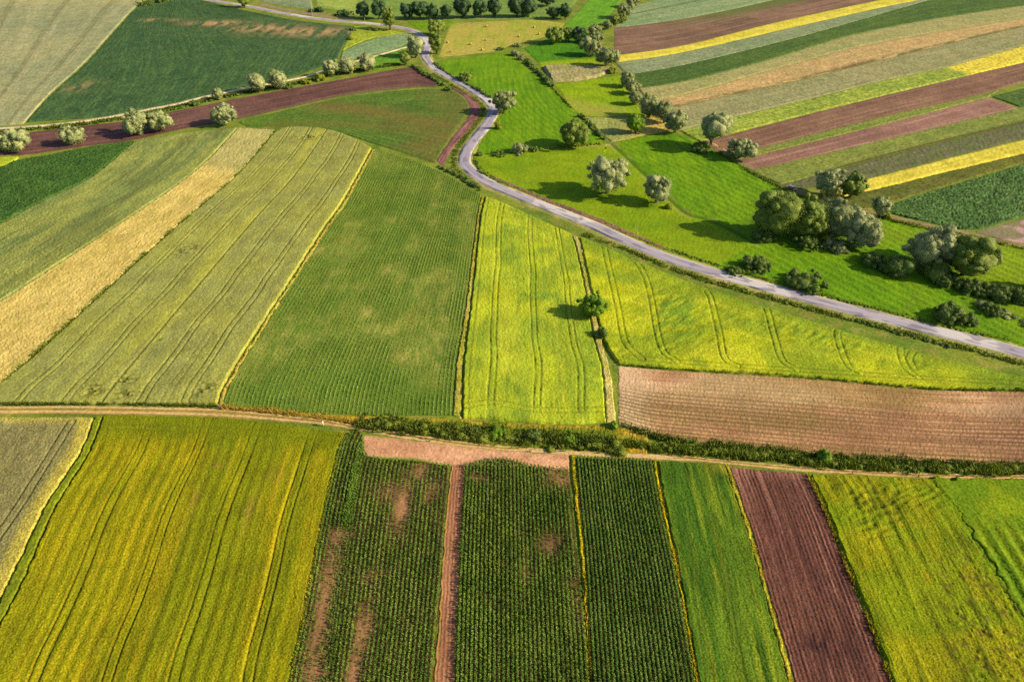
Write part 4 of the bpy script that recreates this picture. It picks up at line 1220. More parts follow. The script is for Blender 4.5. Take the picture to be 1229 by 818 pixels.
tufts('grass_tufts', 'green weeds below the tan tilled field along the hedge', [(742, 511), (780, 522), (820, 530), (952, 544), (1052, 553), (1229, 561), (1330, 563)], 2.4, 12, .6, WEED, 15, .2)
tufts('grass_tufts', 'crop fringe along the boundary of the yellow wheat and the tan tilled field', [(742, 438), (819, 444), (900, 448.5), (986, 455), (1119, 467), (1229, 469), (1330, 474)], .6, 14, .4, WEED, 16)
tufts('grass_tufts', 'green weeds beside the pale path above the long purple field', [(0, 158), (67, 153), (123, 146), (213, 129), (290, 112), (353, 101), (410, 88), (480, 78)], 3.5, 3.5, .9, WEED, 17, .35)
tufts('grass_tufts', 'green and yellow grass bordering the golden strip and the wide wheat field', [(333, 157), (284, 213), (213.5, 273), (117, 360), (33, 436), (-10, 474)], 1.6, 8, .8, GRASS_G, 18, .25)

tufts('grass_tufts', 'tall rough grass and scrub filling the bank between the wheat and the farm track', [(430, 507), (480, 512), (520, 516), (560, 519), (600, 523), (660, 528), (740, 533)], 4.2, 14, 1.0, WEED, 19, .2)
tufts('grass_tufts', 'tall rough grass growing through the low hedge under the tan tilled field', [(740, 534), (820, 540.5), (900, 547), (1000, 557), (1100, 563), (1229, 566), (1330, 567)], 2.6, 16, .9, GRASS_G, 20, .18)
tufts('grass_tufts', 'rough grass patches along the dirt lane below the strip fields', [(862, 184), (900, 206), (944, 229), (985, 243), (1066, 264), (1110, 274), (1170, 286), (1229, 300)], 2.2, 6, .7, GRASS_G, 21, .2)
# ------------------------------------------------------------------ trees and bushes
BARK = plain('bark', (92, 76, 62), .9, .1)
LEAF = {
    'willow': leafmat('silver_willow_leaf', (112, 126, 78), (204, 202, 144), .2),
    'grey': leafmat('grey_willow_leaf', (98, 114, 70), (184, 184, 122), .2),
    'green': leafmat('green_tree_leaf', (86, 112, 42), (160, 170, 74), .25),
    'dark': leafmat('dark_far_leaf', (54, 80, 54), (92, 118, 74), .2),
    'bush': leafmat('dark_bush_leaf', (74, 98, 42), (126, 144, 62), .2),
    'lime': leafmat('lime_bush_leaf', (120, 132, 34), (170, 172, 52), .3),
    'hedgeleaf': leafmat('hedge_leaf', (84, 106, 30), (156, 158, 50), .2),
    'vivid': leafmat('vivid_bush_leaf', (76, 116, 26), (142, 170, 40), .25),
}


def crown_shape(W, H, z0, px_area, seed, kind, lean=0., low=False):
    rng = np.random.default_rng(seed)
    a = W / 2; c = (H - z0) / 2; cz = z0 + c
    big = px_area > 900
    nl = int({'willow': 26, 'grey': 22, 'green': 26, 'dark': 16, 'bush': 18, 'lime': 12, 'vivid': 22}[kind] * (1.9 if big else 1.2))
    k = np.arange(nl) + .5
    phi = np.arccos(1 - 2 * k / nl); th = math.pi * (1 + 5 ** .5) * k + rng.uniform(0, 6)
    d = np.stack([np.sin(phi) * np.cos(th), np.sin(phi) * np.sin(th), np.cos(phi)], -1) + rng.normal(0, .16, (nl, 3))
    rl = (.20 + .30 * rng.random(nl) ** 1.6) * min(a, c * 1.1) * (.8 if big else 1)
    ext = np.stack([a - rl * .9, a - rl * .9, c - rl * .85], -1) * rng.uniform(.66, .97, (nl, 1))
    C = d * ext
    if kind in ('willow', 'grey', 'green'):       # narrower foot, wide shoulders
        f = 1 - .22 * np.clip(-C[:, 2] / c, 0, 1) ** 1.5
        C[:, :2] *= f[:, None]
    C[:, 2] += cz
    C[:, 0] += lean * (C[:, 2] - z0)
    # inner mass
    ci = rng.normal(0, .25, (8, 3)) * np.array([a, a, c * .9]) + np.array([0, 0, cz]); ci[:, 0] += lean * c
    C = np.vstack([C, ci]); rl = np.concatenate([rl, rng.uniform(.5, .68, 8) * min(a, c)])
    if low:                                     # bushes sit on the ground as domes
        C[:, 2] = np.abs(C[:, 2] - cz * .55) * .95
        C[:, :2] *= (1 - .35 * np.clip(C[:, 2] / H, 0, 1) ** 2)[:, None]
        C[:, 2] = np.minimum(C[:, 2], H - rl * .8)
    n = int(np.clip(px_area * 4, 700, 14000))
    leaf = float(np.clip(1.15 * math.sqrt(3.0 * W * H / n), .2, .7))
    return C, rl, n, leaf, rng


def tree(name, label, x, yb, w, ytop, kind, seed, group=None, cat='tree', trunk=.06, lean=0., back=.22, zlow=None):
    s = mpp(yb)
    W = w * s * 1.1
    base = unp(x, yb)
    low = cat != 'tree'
    Y = base[1] + W * back
    X = base[0] * Y / base[1]
    H = max(top_height(ytop, Y + W * .1), .8)
    area = w * max(yb - ytop, 6)
    z0 = (H * trunk if not low else .05 * H)
    if zlow is not None: z0 = zlow * H
    C, R, n, leaf, rng = crown_shape(W, H, z0, area, seed, kind, lean, low)
    e = empty(name, (X, Y, 0), label, cat, group)
    v, q, t = lobes_leaves(C, R, n, leaf, rng, .95, .62, core=5 if area > 900 else 3)
    link('foliage' if low else 'crown', mk_mesh(name + '_crown', v, q, False, {'tint': t}), LEAF[kind], e)
    r0 = max(.12, .028 * H + .012 * W) if not low else .08
    seg = []
    top = H * (.6 if not low else .5)
    if low:
        for k in range(3):
            th = rng.uniform(0, 6.28); p = np.array([.25 * W * math.cos(th), .25 * W * math.sin(th), top])
            seg.append(tube([(0, 0, -.1), p * [.4, .4, .5], p], [r0, r0 * .7, r0 * .3], 5))
    else:
        sx = lean * top * .6
        seg.append(tube([(0, 0, -.2), (.03 * H + sx * .1, 0, .12 * H), (sx * .5, .02 * H, .35 * H), (sx, 0, top)], [r0 * 1.35, r0, r0 * .75, r0 * .35], 8))
        for k in range(5):
            j = rng.integers(0, len(C)); p = C[j]
            zb = H * rng.uniform(.15, .35)
            b0 = np.array([sx * .3, 0, zb])
            seg.append(tube([b0, (b0 + p) / 2 + [0, 0, .06 * H], p], [r0 * .55, r0 * .38, r0 * .15], 6))
    tv, tq = join(seg)
    link('stem' if low else 'trunk', mk_mesh(name + '_trunk', tv, tq, True), BARK, e)
    return e


G_FAR = 'tall trees in the far row across the top'
G_ROW = 'willows in the row along the strip fields'
G_PATH = 'willows along the pale path'
G_LEFT = 'willows at the edge of the long purple field'
TREES = [
    # at the left, on the long purple field
    ('willow', 22, 185, 43, 154, 'silver green pollard willow nearest the left edge on the purple field', G_LEFT, {}),
    ('willow', 91, 176, 28, 149, 'small round silver willow standing alone between two larger ones on the purple field', G_LEFT, {}),
    ('willow', 167, 165, 30, 131, 'left willow of the touching pair on the purple field', G_LEFT, {}),
    ('willow', 194, 161, 33, 131, 'right willow of the touching pair on the purple field', G_LEFT, {}),
    ('willow', 272, 153, 33, 124, 'silver willow where the golden strip meets the purple field', G_LEFT, {}),
    ('willow', 263, 121, 15, 105, 'smallest silver willow beside the pale path', G_PATH, {}),
    ('willow', 311, 113, 23, 86, 'left tall willow of two standing together by the pale path', G_PATH, {}),
    ('willow', 335, 109, 21, 82, 'right tall willow of two standing together by the pale path', G_PATH, {}),
    ('willow', 398, 93, 19, 71, 'first of three evenly spaced silver willows before the road bend', G_PATH, {}),
    ('willow', 418, 90, 22, 67, 'middle of three evenly spaced silver willows before the road bend', G_PATH, {}),
    ('willow', 442, 87, 20, 63, 'last of three evenly spaced silver willows, nearest the road bend', G_PATH, {}),
    # top edge
    ('green', 294, 10, 15, -12, 'lone green tree beside the pale stretch of road at the top edge', None, {}),
    ('dark', 437, 23, 17, 0, 'leftmost dark tree of the far row, behind the road junction', G_FAR, {}),
    ('dark', 455, 24, 18, -2, 'second dark tree of the far row, touching the leftmost one', G_FAR, {}),
    ('green', 468, 37, 16, 6, 'lighter green tree standing in front of the far row near the road', None, {}),
    ('dark', 489, 24, 17, 3, 'dark tree at the left end of the long far clump', G_FAR, {}),
    ('dark', 504, 24, 22, 0, 'broadest dark tree inside the long far clump', G_FAR, {}),
    ('dark', 520, 24, 16, 3, 'dark tree right of the broadest one in the long far clump', G_FAR, {}),
    ('dark', 535, 24, 14, 5, 'low dark tree closing the right end of the long far clump', G_FAR, {}),
    ('dark', 555, 23, 23, -8, 'tall grey green tree standing apart left of the two dark twins', G_FAR, {}),
    ('dark', 577, 23, 21, -2, 'left dark tree of the far twins behind the stubble field', G_FAR, {}),
    ('dark', 593, 22, 15, -6, 'right dark tree of the far twins behind the stubble field', G_FAR, {}),
    ('dark', 620, 22, 22, -6, 'left half of the big dark pair above the stubble field', G_FAR, {}),
    ('dark', 634, 22, 20, -4, 'right half of the big dark pair above the stubble field', G_FAR, {}),
    ('dark', 656, 9, 22, -8, 'dark tree farthest back at the top edge behind the row', G_FAR, {}),
    ('dark', 664, 24, 19, 6, 'rounded dark green tree at the right corner of the stubble field', G_FAR, {}),
    ('dark', 678, 24, 14, 3, 'narrow tree ending the far row at its right', G_FAR, {}),
    # beside the road
    ('green', 524, 44, 23, 23, 'upper green tree on the right of the road bend', None, {}),
    ('green', 524, 66, 19, 36, 'lower green tree on the right of the road bend', None, {}),
    ('willow', 499, 70, 21, 41, 'silver willow on the left inside the road bend', None, {}),
    ('green', 486, 79, 14, 60, 'small dark green tree beside the silver willow inside the road bend', None, {}),
    ('grey', 604, 139, 31, 106, 'round grey willow close to the road at its S bend', None, {}),
    ('green', 687, 179, 35, 141, 'rounded green tree at the lower end of the mown meadow', None, {}),
    # hedge line of the upper middle
    ('green', 665, 54, 25, 31, 'light green tree at the left end of the short copse near the top', None, {}),
    ('green', 682, 51, 16, 31, 'middle tree of the short copse near the top', None, {}),
    ('dark', 695, 52, 16, 30, 'dark tree of the short copse touching the willow row', None, {}),
    ('grey', 713, 44, 18, 28, 'far willow above the two big ones beside the brown strip', G_ROW, {}),
    ('grey', 714, 54, 24, 36, 'upper big willow left of the brown strip', G_ROW, {}),
    ('grey', 709, 69, 29, 44, 'lower big willow left of the brown strip', G_ROW, {}),
    ('grey', 727, 83, 33, 55, 'broad willow at the left end of the upper yellow strip', G_ROW, {}),
    ('grey', 729, 36, 14, 24, 'small round willow at the top left corner of the brown strip', G_ROW, {}),
    ('green', 738, 31, 13, 17, 'green bushy tree in the row beyond the brown strip', G_ROW, {}),
    ('green', 746, 29, 12, 16, 'smaller green tree beside it facing the pale cereal', G_ROW, {}),
    ('grey', 748, 23, 22, 3, 'tall grey willow near the top of the row beside the pale cereal', G_ROW, {}),
    ('grey', 758, 10, 17, -6, 'willow cut by the top edge at the end of the row', G_ROW, {}),
    ('grey', 752, 106, 18, 84, 'dark willow at the left end of the dark green strip', G_ROW, {}),
    ('grey', 759, 114, 19, 94, 'willow leaning against it, at the left end of the tan green strip', G_ROW, {}),
    ('grey', 762, 127, 17, 108, 'small pale willow between the dark pair and the large cluster', G_ROW, {}),
    ('grey', 778, 144, 27, 112, 'dark left willow of the three in the large cluster', G_ROW, {}),
    ('grey', 796, 150, 26, 118, 'middle willow of the three in the large cluster', G_ROW, {}),
    ('willow', 809, 162, 29, 131, 'pale right willow of the three in the large cluster', G_ROW, {}),
    ('vivid', 762, 162, 24, 136, 'round solid green tree standing on the dry tan grass', None, dict(trunk=.08)),
    ('willow', 850, 181, 34, 131, 'tall willow leaning right over the lower purple strips', G_ROW, dict(lean=.22, trunk=.2)),
    ('willow', 887, 193, 36, 164, 'round pale willow at the left end of the purple strips', G_ROW, {}),
    # meadow
    ('willow', 727, 238, 55, 186, 'large silver willow with several stems alone in the meadow', None, dict(trunk=.14)),
    ('willow', 786, 247, 31, 206, 'smaller pale willow near the ditch in the meadow', None, dict(trunk=.08)),
    # big grove
    ('green', 926, 288, 54, 226, 'tall dark green tree forming the left end of the big grove', None, dict(trunk=.03)),
    ('green', 961, 291, 50, 233, 'dense tree in the middle of the big grove', None, dict(trunk=.03)),
    ('grey', 998, 290, 48, 235, 'olive grey tree right of the middle of the big grove', None, dict(trunk=.05)),
    ('willow', 1026, 301, 46, 254, 'silver willow at the right end of the big grove', None, dict(trunk=.05)),
    ('willow', 990, 239, 36, 202, 'grey willow behind the grove at the end of the yellow strip', None, {}),
    ('green', 1018, 241, 28, 206, 'green tree behind the grove touching the grey willow', None, {}),
    ('willow', 1053, 262, 24, 234, 'small upright silver willow beside the white car', None, dict(trunk=.16)),
    ('willow', 1110, 328, 62, 269, 'largest silver willow at right rising above the dark hedge', None, dict(trunk=.06)),
    ('green', 1150, 338, 58, 279, 'broad green tree touching the largest silver willow', None, dict(trunk=.05)),
    ('green', 1238, 352, 30, 318, 'dark tree cut by the right edge', None, {}),
    ('vivid', 710, 384, 34, 350, 'lone vivid green tree between the two yellow wheat fields', None, dict(trunk=.06)),
]
SHRUBS = [
    ('bush', 175, 8, 24, -4, 'dark bush at the top edge on the corner of the blue green field', None),
    ('bush', 197, 4, 24, -8, 'second dark bush at the top edge right of the corner one', None),
    ('dark', 414, 20, 27, 8, 'wide dark bush by the road junction at the top', None),
    ('dark', 374, 15, 12, 8, 'low dark bush above the dirt verge, the left one', None),
    ('dark', 384, 15, 10, 4, 'taller dark bush above the dirt verge, the right one', None),
    ('bush', 78, 154, 13, 146, 'low dark bush at the edge of the pale path on the left', None),
    ('bush', 235, 128, 20, 117, 'dark rounded bush left of the smallest willow by the path', None),
    ('bush', 346, 107, 11, 97, 'small bush at the foot of the right tall path willow', None),
    ('lime', 367, 102, 15, 92, 'yellow green bush on the edge of the purple field', None),
    ('lime', 385, 98, 14, 84, 'yellow green bush left of the three even willows', None),
    ('bush', 424, 38, 9, 29, 'dark shrub at the corner of the blue green field by the road', None),
    ('bush', 420, 49, 8, 42, 'small dark shrub on the edge of the yellow rough grass', None),
    ('bush', 444, 37, 7, 30, 'dark shrub inside the rough grass, left', None),
    ('bush', 452, 38, 8, 31, 'dark shrub inside the rough grass, beside the green tree', None),
    ('bush', 463, 38, 9, 32, 'dark shrub below the lighter green tree by the road', None),
    ('green', 559, 98, 18, 79, 'bush on the right verge above the S bend', None),
    ('bush', 600, 61, 12, 54, 'small dark bush on the boundary below the stubble', None),
    ('grey', 621, 57, 13, 49, 'reddish grey bush at the head of the meadow hedge', None),
    ('grey', 618, 68, 11, 55, 'first round bush of the meadow hedge', None),
    ('grey', 625, 73, 11, 62, 'second round bush of the meadow hedge', None),
    ('grey', 624, 186, 24, 164, 'grey green willow bush at the lower edge of the mown meadow', None),
    ('bush', 640, 183, 14, 172, 'dark bush joined to the right of the grey willow bush', None),
    ('bush', 599, 189, 20, 178, 'dark bush left of the grey willow bush near the road', None),
    ('bush', 575, 188, 13, 180, 'low bush at the road side beside the meadow corner', None),
    ('lime', 598, 156, 9, 138, 'pale reedy bush below the round grey willow by the road', None),
    ('bush', 538, 110, 13, 101, 'dark bush on the left road verge above the S bend', None),
    ('lime', 734, 89, 13, 74, 'yellow green bush below the broad willow in the row', None),
    ('bush', 842, 185, 28, 163, 'dark bush at the foot of the tall leaning willow', None),
    ('lime', 802, 252, 11, 240, 'small yellow green bush at the ditch by the smaller pale willow', None),
    ('bush', 906, 329, 42, 301, 'dark green bush above the lane, left of two', None),
    ('bush', 880, 332, 26, 315, 'low dark part bush running left towards the lane', None),
    ('bush', 963, 353, 58, 319, 'broad dark green bush above the lane, right of two', None),
    ('bush', 915, 292, 30, 268, 'dark bush at the left foot of the big grove', None),
    ('lime', 990, 295, 24, 272, 'yellow lit bush under the big grove', None),
    ('bush', 968, 302, 36, 276, 'dark bush under the middle of the big grove', None),
    ('grey', 1000, 305, 34, 280, 'grey leaved bush at the right foot of the big grove', None),
    ('bush', 1046, 325, 34, 297, 'dark hedge bush left of the largest silver willow', None),
    ('bush', 1071, 333, 34, 298, 'dark hedge bush at the left foot of the largest silver willow', None),
    ('green', 1118, 338, 34, 300, 'green bush in front of the largest silver willow', None),
    ('bush', 1128, 345, 38, 318, 'dark bush at the foot of the broad green tree', None),
    ('bush', 1162, 358, 40, 328, 'dark hedge bush right of the broad green tree', None),
    ('bush', 1192, 362, 38, 332, 'rounded dark hedge bush near the right edge', None),
    ('bush', 1218, 366, 32, 336, 'last dark hedge bush before the right edge', None),
    ('bush', 1134, 391, 46, 356, 'dark bush close above the lane near the right edge', None),
    ('bush', 1160, 392, 26, 374, 'low dark bush trailing right along the lane', None),
    ('bush', 1187, 382, 32, 360, 'olive bush beside the reeds near the right edge', None),
    ('lime', 1064, 263, 11, 250, 'yellow bush right of the small upright willow', None),
    ('bush', 721, 406, 15, 384, 'lighter bush below the lone vivid green tree', None),
    ('vivid', 985, 556, 18, 531, 'round green bush rising from the hedge below the tan field', None),
    ('vivid', 597, 527, 26, 507, 'pale flowering bush in the hedge above the farm track', None),
    ('bush', 640, 530, 22, 511, 'dark green bush in the hedge above the farm track', None),
    ('bush', 572, 524, 20, 509, 'dark bush left of the pale flowering one above the farm track', None),
    ('vivid', 683, 533, 18, 518, 'green bush in the hedge below the yellow wheat corner', None),
    ('vivid', 735, 516, 13, 502, 'small green bush at the corner of the tan tilled field', None),
]
for i, (kind, x, yb, w, yt, lab, grp, kw) in enumerate(TREES):
    nm = {'willow': 'willow_tree', 'grey': 'willow_tree', 'green': 'leafy_tree', 'dark': 'leafy_tree', 'vivid': 'leafy_tree'}[kind]
    tree(nm, lab, x, yb, w, yt, kind, 100 + i, grp, **kw)
for i, (kind, x, yb, w, yt, lab, grp) in enumerate(SHRUBS):
    tree('bush', lab, x, yb, w, yt, kind, 500 + i, grp, cat='bush', back=.3)


def hedge(label, px, width, height, kind, seed, leaf=.3, dens=26, gap=0.):
    rng = np.random.default_rng(seed)
    W = line_world(px); d = plen(W)
    n = max(4, int(d[-1] / (width * .2)))
    u = np.linspace(0, d[-1], n) + rng.normal(0, width * .12, n)
    k = .55 + .75 * fbm(u / (width * 2.2), u * 0 + 2, seed, 3)
    keep = rng.random(n) > gap
    C = np.stack([np.interp(u, d, W[:, 0]) + rng.normal(0, .2, n) * width, np.interp(u, d, W[:, 1]) + rng.normal(0, .2, n) * width, height * k * rng.uniform(.1, .55, n)], -1)[keep]
    R = (k * width * (.2 + .3 * rng.random(n) ** 1.5))[keep]
    sq = height / width * 1.05
    org = np.array([*W[len(W) // 2], 0])
    C = C - org
    nn = int(d[-1] * (width + height) * dens * .5)
    v, q, t = lobes_leaves(C, R, nn, leaf, rng, sq, .65)
    e = empty('hedge', org, label, 'hedge')
    link('foliage', mk_mesh('hedge_foliage', v, q, False, {'tint': t}), LEAF[kind], e)
    return e


hedge('weedy green hedge along the upper side of the farm track under the yellow wheat', [(440, 510), (480, 515.5), (520, 520), (560, 524), (600, 528), (660, 533), (700, 536), (740, 538)], 3.4, 1.9, 'hedgeleaf', 31, .32, 30, .25)
hedge('long low hedge along the farm track under the tan tilled field', [(740, 534), (790, 537), (820, 539.5), (900, 546), (1000, 556), (1100, 562), (1229, 565), (1330, 566)], 2.1, 1.2, 'hedgeleaf', 32, .32, 26, .2)
hedge('narrow dark hedge running down between the two upper meadows', [(627, 68), (637, 80), (650, 92), (662, 104)], 3.6, 3.0, 'bush', 33, .5, 10)
hedge('low grassy hedge continuing along the meadow boundary to the ditch', [(662, 104), (676, 119), (686, 130)], 1.8, 1.2, 'lime', 34, .4, 12)
hedge('dark reed bank along the ditch above the bend in the meadows', [(697, 140), (708, 150), (716, 159), (724, 168)], 3.0, 2.2, 'bush', 35, .45, 12)
hedge('dry reed fringe at the lower edge of the mown meadow', [(648, 180), (665, 178), (690, 176), (722, 173)], 2.2, 1.4, 'lime', 36, .4, 12, .2)
hedge('clipped looking dark hedge on the right of the road above the S bend', [(521, 76), (532, 85), (545, 93), (562, 102), (578, 111), (588, 118)], 2.4, 1.8, 'bush', 37, .45, 12)
hedge('dark hedge on the left of the road above the S bend', [(495, 80), (508, 88), (520, 95), (532, 103)], 3.4, 2.2, 'bush', 38, .45, 12, .1)
hedge('line of weeds along the lower side of the lane toward the right edge', [(850, 338), (919, 357.5), (985, 375), (1052, 392), (1120, 409), (1186, 426), (1229, 438)], 1.3, .6, 'hedgeleaf', 39, .3, 14, .35)
hedge('thick dark weeds on the lower side of the lane at its brightest stretch', [(1030, 385), (1060, 394), (1100, 405), (1140, 416)], 1.8, .9, 'bush', 40, .3, 14, .2)
hedge('scattered low bushes along the pale path on the left', [(128, 147), (160, 141.5), (213, 131), (250, 122), (290, 114)], 2.2, 1.2, 'bush', 41, .5, 8, .5)
hedge('low weeds along the lower end of the strip fields beside the dirt lane', [(862, 184), (900, 206), (925, 219), (940, 228)], 1.5, .8, 'bush', 42, .4, 10, .35)
hedge('weeds on the upper verge of the lane below the meadow', [(571, 193), (578, 207), (600, 219)], 1.8, .9, 'bush', 43, .4, 12, .3)
hedge('dark weeds on the upper verge of the lane by the two bushes', [(800, 298), (850, 315), (905, 332), (960, 348), (1030, 366), (1110, 386), (1180, 403)], 1.6, .7, 'bush', 44, .35, 12, .35)
hedge('dark scrub between the young maize and the inside of the S bend', [(528, 200), (545, 209), (560, 218), (574, 227)], 3.0, 1.5, 'bush', 46, .4, 12, .35)
hedge('bluish green reeds in the corner above the lane at the right edge', [(1180, 372), (1205, 377), (1229, 385), (1260, 396)], 6.5, 1.8, 'grey', 45, .4, 14)
# ------------------------------------------------------------------ hay bales
STRAW = plain('baled_straw', (190, 166, 94), .9, .05)
STRAWD = plain('baled_straw_end', (190, 154, 92), .9, .05)


def bale_mesh(r=.7, w=1.2, seg=20):
    prof = [(0, r * .35), (0, r * .7), (.0, r * .92), (.06, r), (w * .3, r * 1.012), (w * .5, r * .99), (w * .7, r * 1.012), (w - .06, r), (w, r * .92)]
    V = []; Q = []
    th = np.linspace(0, 2 * math.pi, seg, endpoint=False)
    for x, rr in prof[2:]:
        V.append(np.stack([np.full(seg, x - w / 2), rr * np.cos(th), r + rr * np.sin(th)], -1))
    n = len(V)
    for i in range(n - 1):
        for k in range(seg):
            Q.append((i * seg + k, i * seg + (k + 1) % seg, (i + 1) * seg + (k + 1) % seg, (i + 1) * seg + k))
    return np.vstack(V), np.array(Q)


def bale_ends(ends, r=.7, w=1.2, seg=20):
    V = []; Q = []
    th = np.linspace(0, 2 * math.pi, seg, endpoint=False); o = 0
    for s in ends:
        x = s * w / 2
        rs = [r * .92, r * .72, r * .66, r * .42, r * .36, r * .04]
        dep = [0, .0, -.03, -.02, -.05, -.05]
        for rr, dp in zip(rs, dep):
            V.append(np.stack([np.full(seg, x + s * dp), rr * np.cos(th), r + rr * np.sin(th)], -1))
        for i in range(len(rs) - 1):
            for k in range(seg):
                Q.append((o + i * seg + k, o + i * seg + (k + 1) % seg, o + (i + 1) * seg + (k + 1) % seg, o + (i + 1) * seg + k))
        o += len(rs) * seg
    return np.vstack(V), np.array(Q)


BALES = [(584, 32.5, 'round straw bale nearest the far trees at the top of the stubble', .3), (537, 52, 'round straw bale close to the green trees at the road bend', 1.2),
         (565, 54, 'round straw bale in the left middle of the stubble field', .5), (583, 49, 'small looking round bale in the very middle of the stubble', .2),
         (578.6, 61, 'round straw bale at the lower edge of the stubble beside the green meadow', 1.0), (622.8, 44.5, 'round straw bale right of the middle of the stubble', .4),
         (641, 34, 'round straw bale on the brown upper right part of the stubble', .9), (647, 42, 'round straw bale at the right end near the light green tree', .6),
         (541, 63, 'round straw bale at the lower left corner of the stubble', .1)]
bme = mk_mesh('straw_roll', *bale_mesh(), True); bme.materials.append(STRAW)
emes = [mk_mesh('roll_end', *bale_ends((s,)), True) for s in (-1, 1)]
for m_ in emes: m_.materials.append(STRAWD)
b0 = None
for x, y, lab, rz in BALES:
    p = unp(x, y)
    if b0 is None:
        b0 = empty('hay_bale', (p[0], p[1], .08), lab, 'hay bale', 'round bales on the stubble field', rz)
        kids = [link('straw_roll', bme, None, b0), *[link('roll_end', m_, None, b0) for m_ in emes]]
    else:
        e = b0.copy(); COL.objects.link(e)
        e.location = (p[0], p[1], .08); e.rotation_euler = (0, 0, rz); e['label'] = lab
        for k in kids:
            c = k.copy(); COL.objects.link(c); c.parent = e

# ------------------------------------------------------------------ posts
WOOD = plain('weathered_wood', (176, 164, 140), .85, .1)
CAPM = plain('zinc_cap', (150, 150, 150), .5, .4)
WHITE = plain('white_insulator', (235, 235, 230), .4, .4)


def post(label, x, y, ytop, r=.10, lean=0.0, arm=False, cat='post', name='wooden_post'):
    p = unp(x, y); H = top_height(ytop, p[1])
    e = empty(name, (p[0], p[1], 0), label, cat)
    v, q = tube([(0, 0, -.3), (0, 0, .1), (lean * H * .5, 0, H * .5), (lean * H, 0, H)], [r * 1.1, r * 1.05, r * .95, r * .8], 10)
    link('pole', mk_mesh('pole', v, q, True), WOOD, e)
    v, q = tube([(lean * H, 0, H - .02), (lean * H, 0, H + .06), (lean * H, 0, H + .09)], [r * 1.0, r * 1.0, r * .1], 10)
    link('cap', mk_mesh('cap', v, q, True), CAPM, e)
    if arm:
        v, q = tube([(-.8, 0, H - .6), (.8, 0, H - .6)], [.06, .06], 6)
        a = link('crossarm', mk_mesh('crossarm', v, q, True), WOOD, e)
        for sx in (-.7, .7):
            v, q = tube([(sx, 0, H - .54), (sx, 0, H - .46), (sx, 0, H - .4), (sx, 0, H - .34)], [.03, .07, .05, .06], 8)
            link('insulator', mk_mesh('insulator', v, q, True), WHITE, a)
    return e


post('short pale wooden post in the meadow just above the lane', 764, 281, 269, .13)
post('tall pale pole on the dirt verge beside the road at the top', 375, 19, 7, .2, 0, True, 'pole', 'utility_pole')
post('thin leaning grey pole in the shaded meadow at right', 1089, 371, 352, .06, .06)
post('pale marker post by the road junction at the top', 438, 26, 21, .16)

# ------------------------------------------------------------------ cars
GLASS = plain('dark_car_glass', (40, 44, 52), .08, .6)
TYRE = plain('tyre_rubber', (34, 34, 36), .9, .1)
RIM = plain('alloy_rim', (170, 172, 176), .35, .5, .8)
LAMP = plain('clear_lamp', (230, 230, 225), .1, .6)
RED_L = plain('red_tail_lamp', (170, 20, 18), .2, .5)
TRIM = plain('black_trim', (36, 36, 38), .6, .3)


def paint(name, c):
    t = NT(name)
    b = t.n('ShaderNodeBsdfPrincipled'); b.inputs['Base Color'].default_value = alb(*c)
    b.inputs['Roughness'].default_value = .3; b.inputs['Coat Weight'].default_value = .6
    return t.out(b.outputs[0])


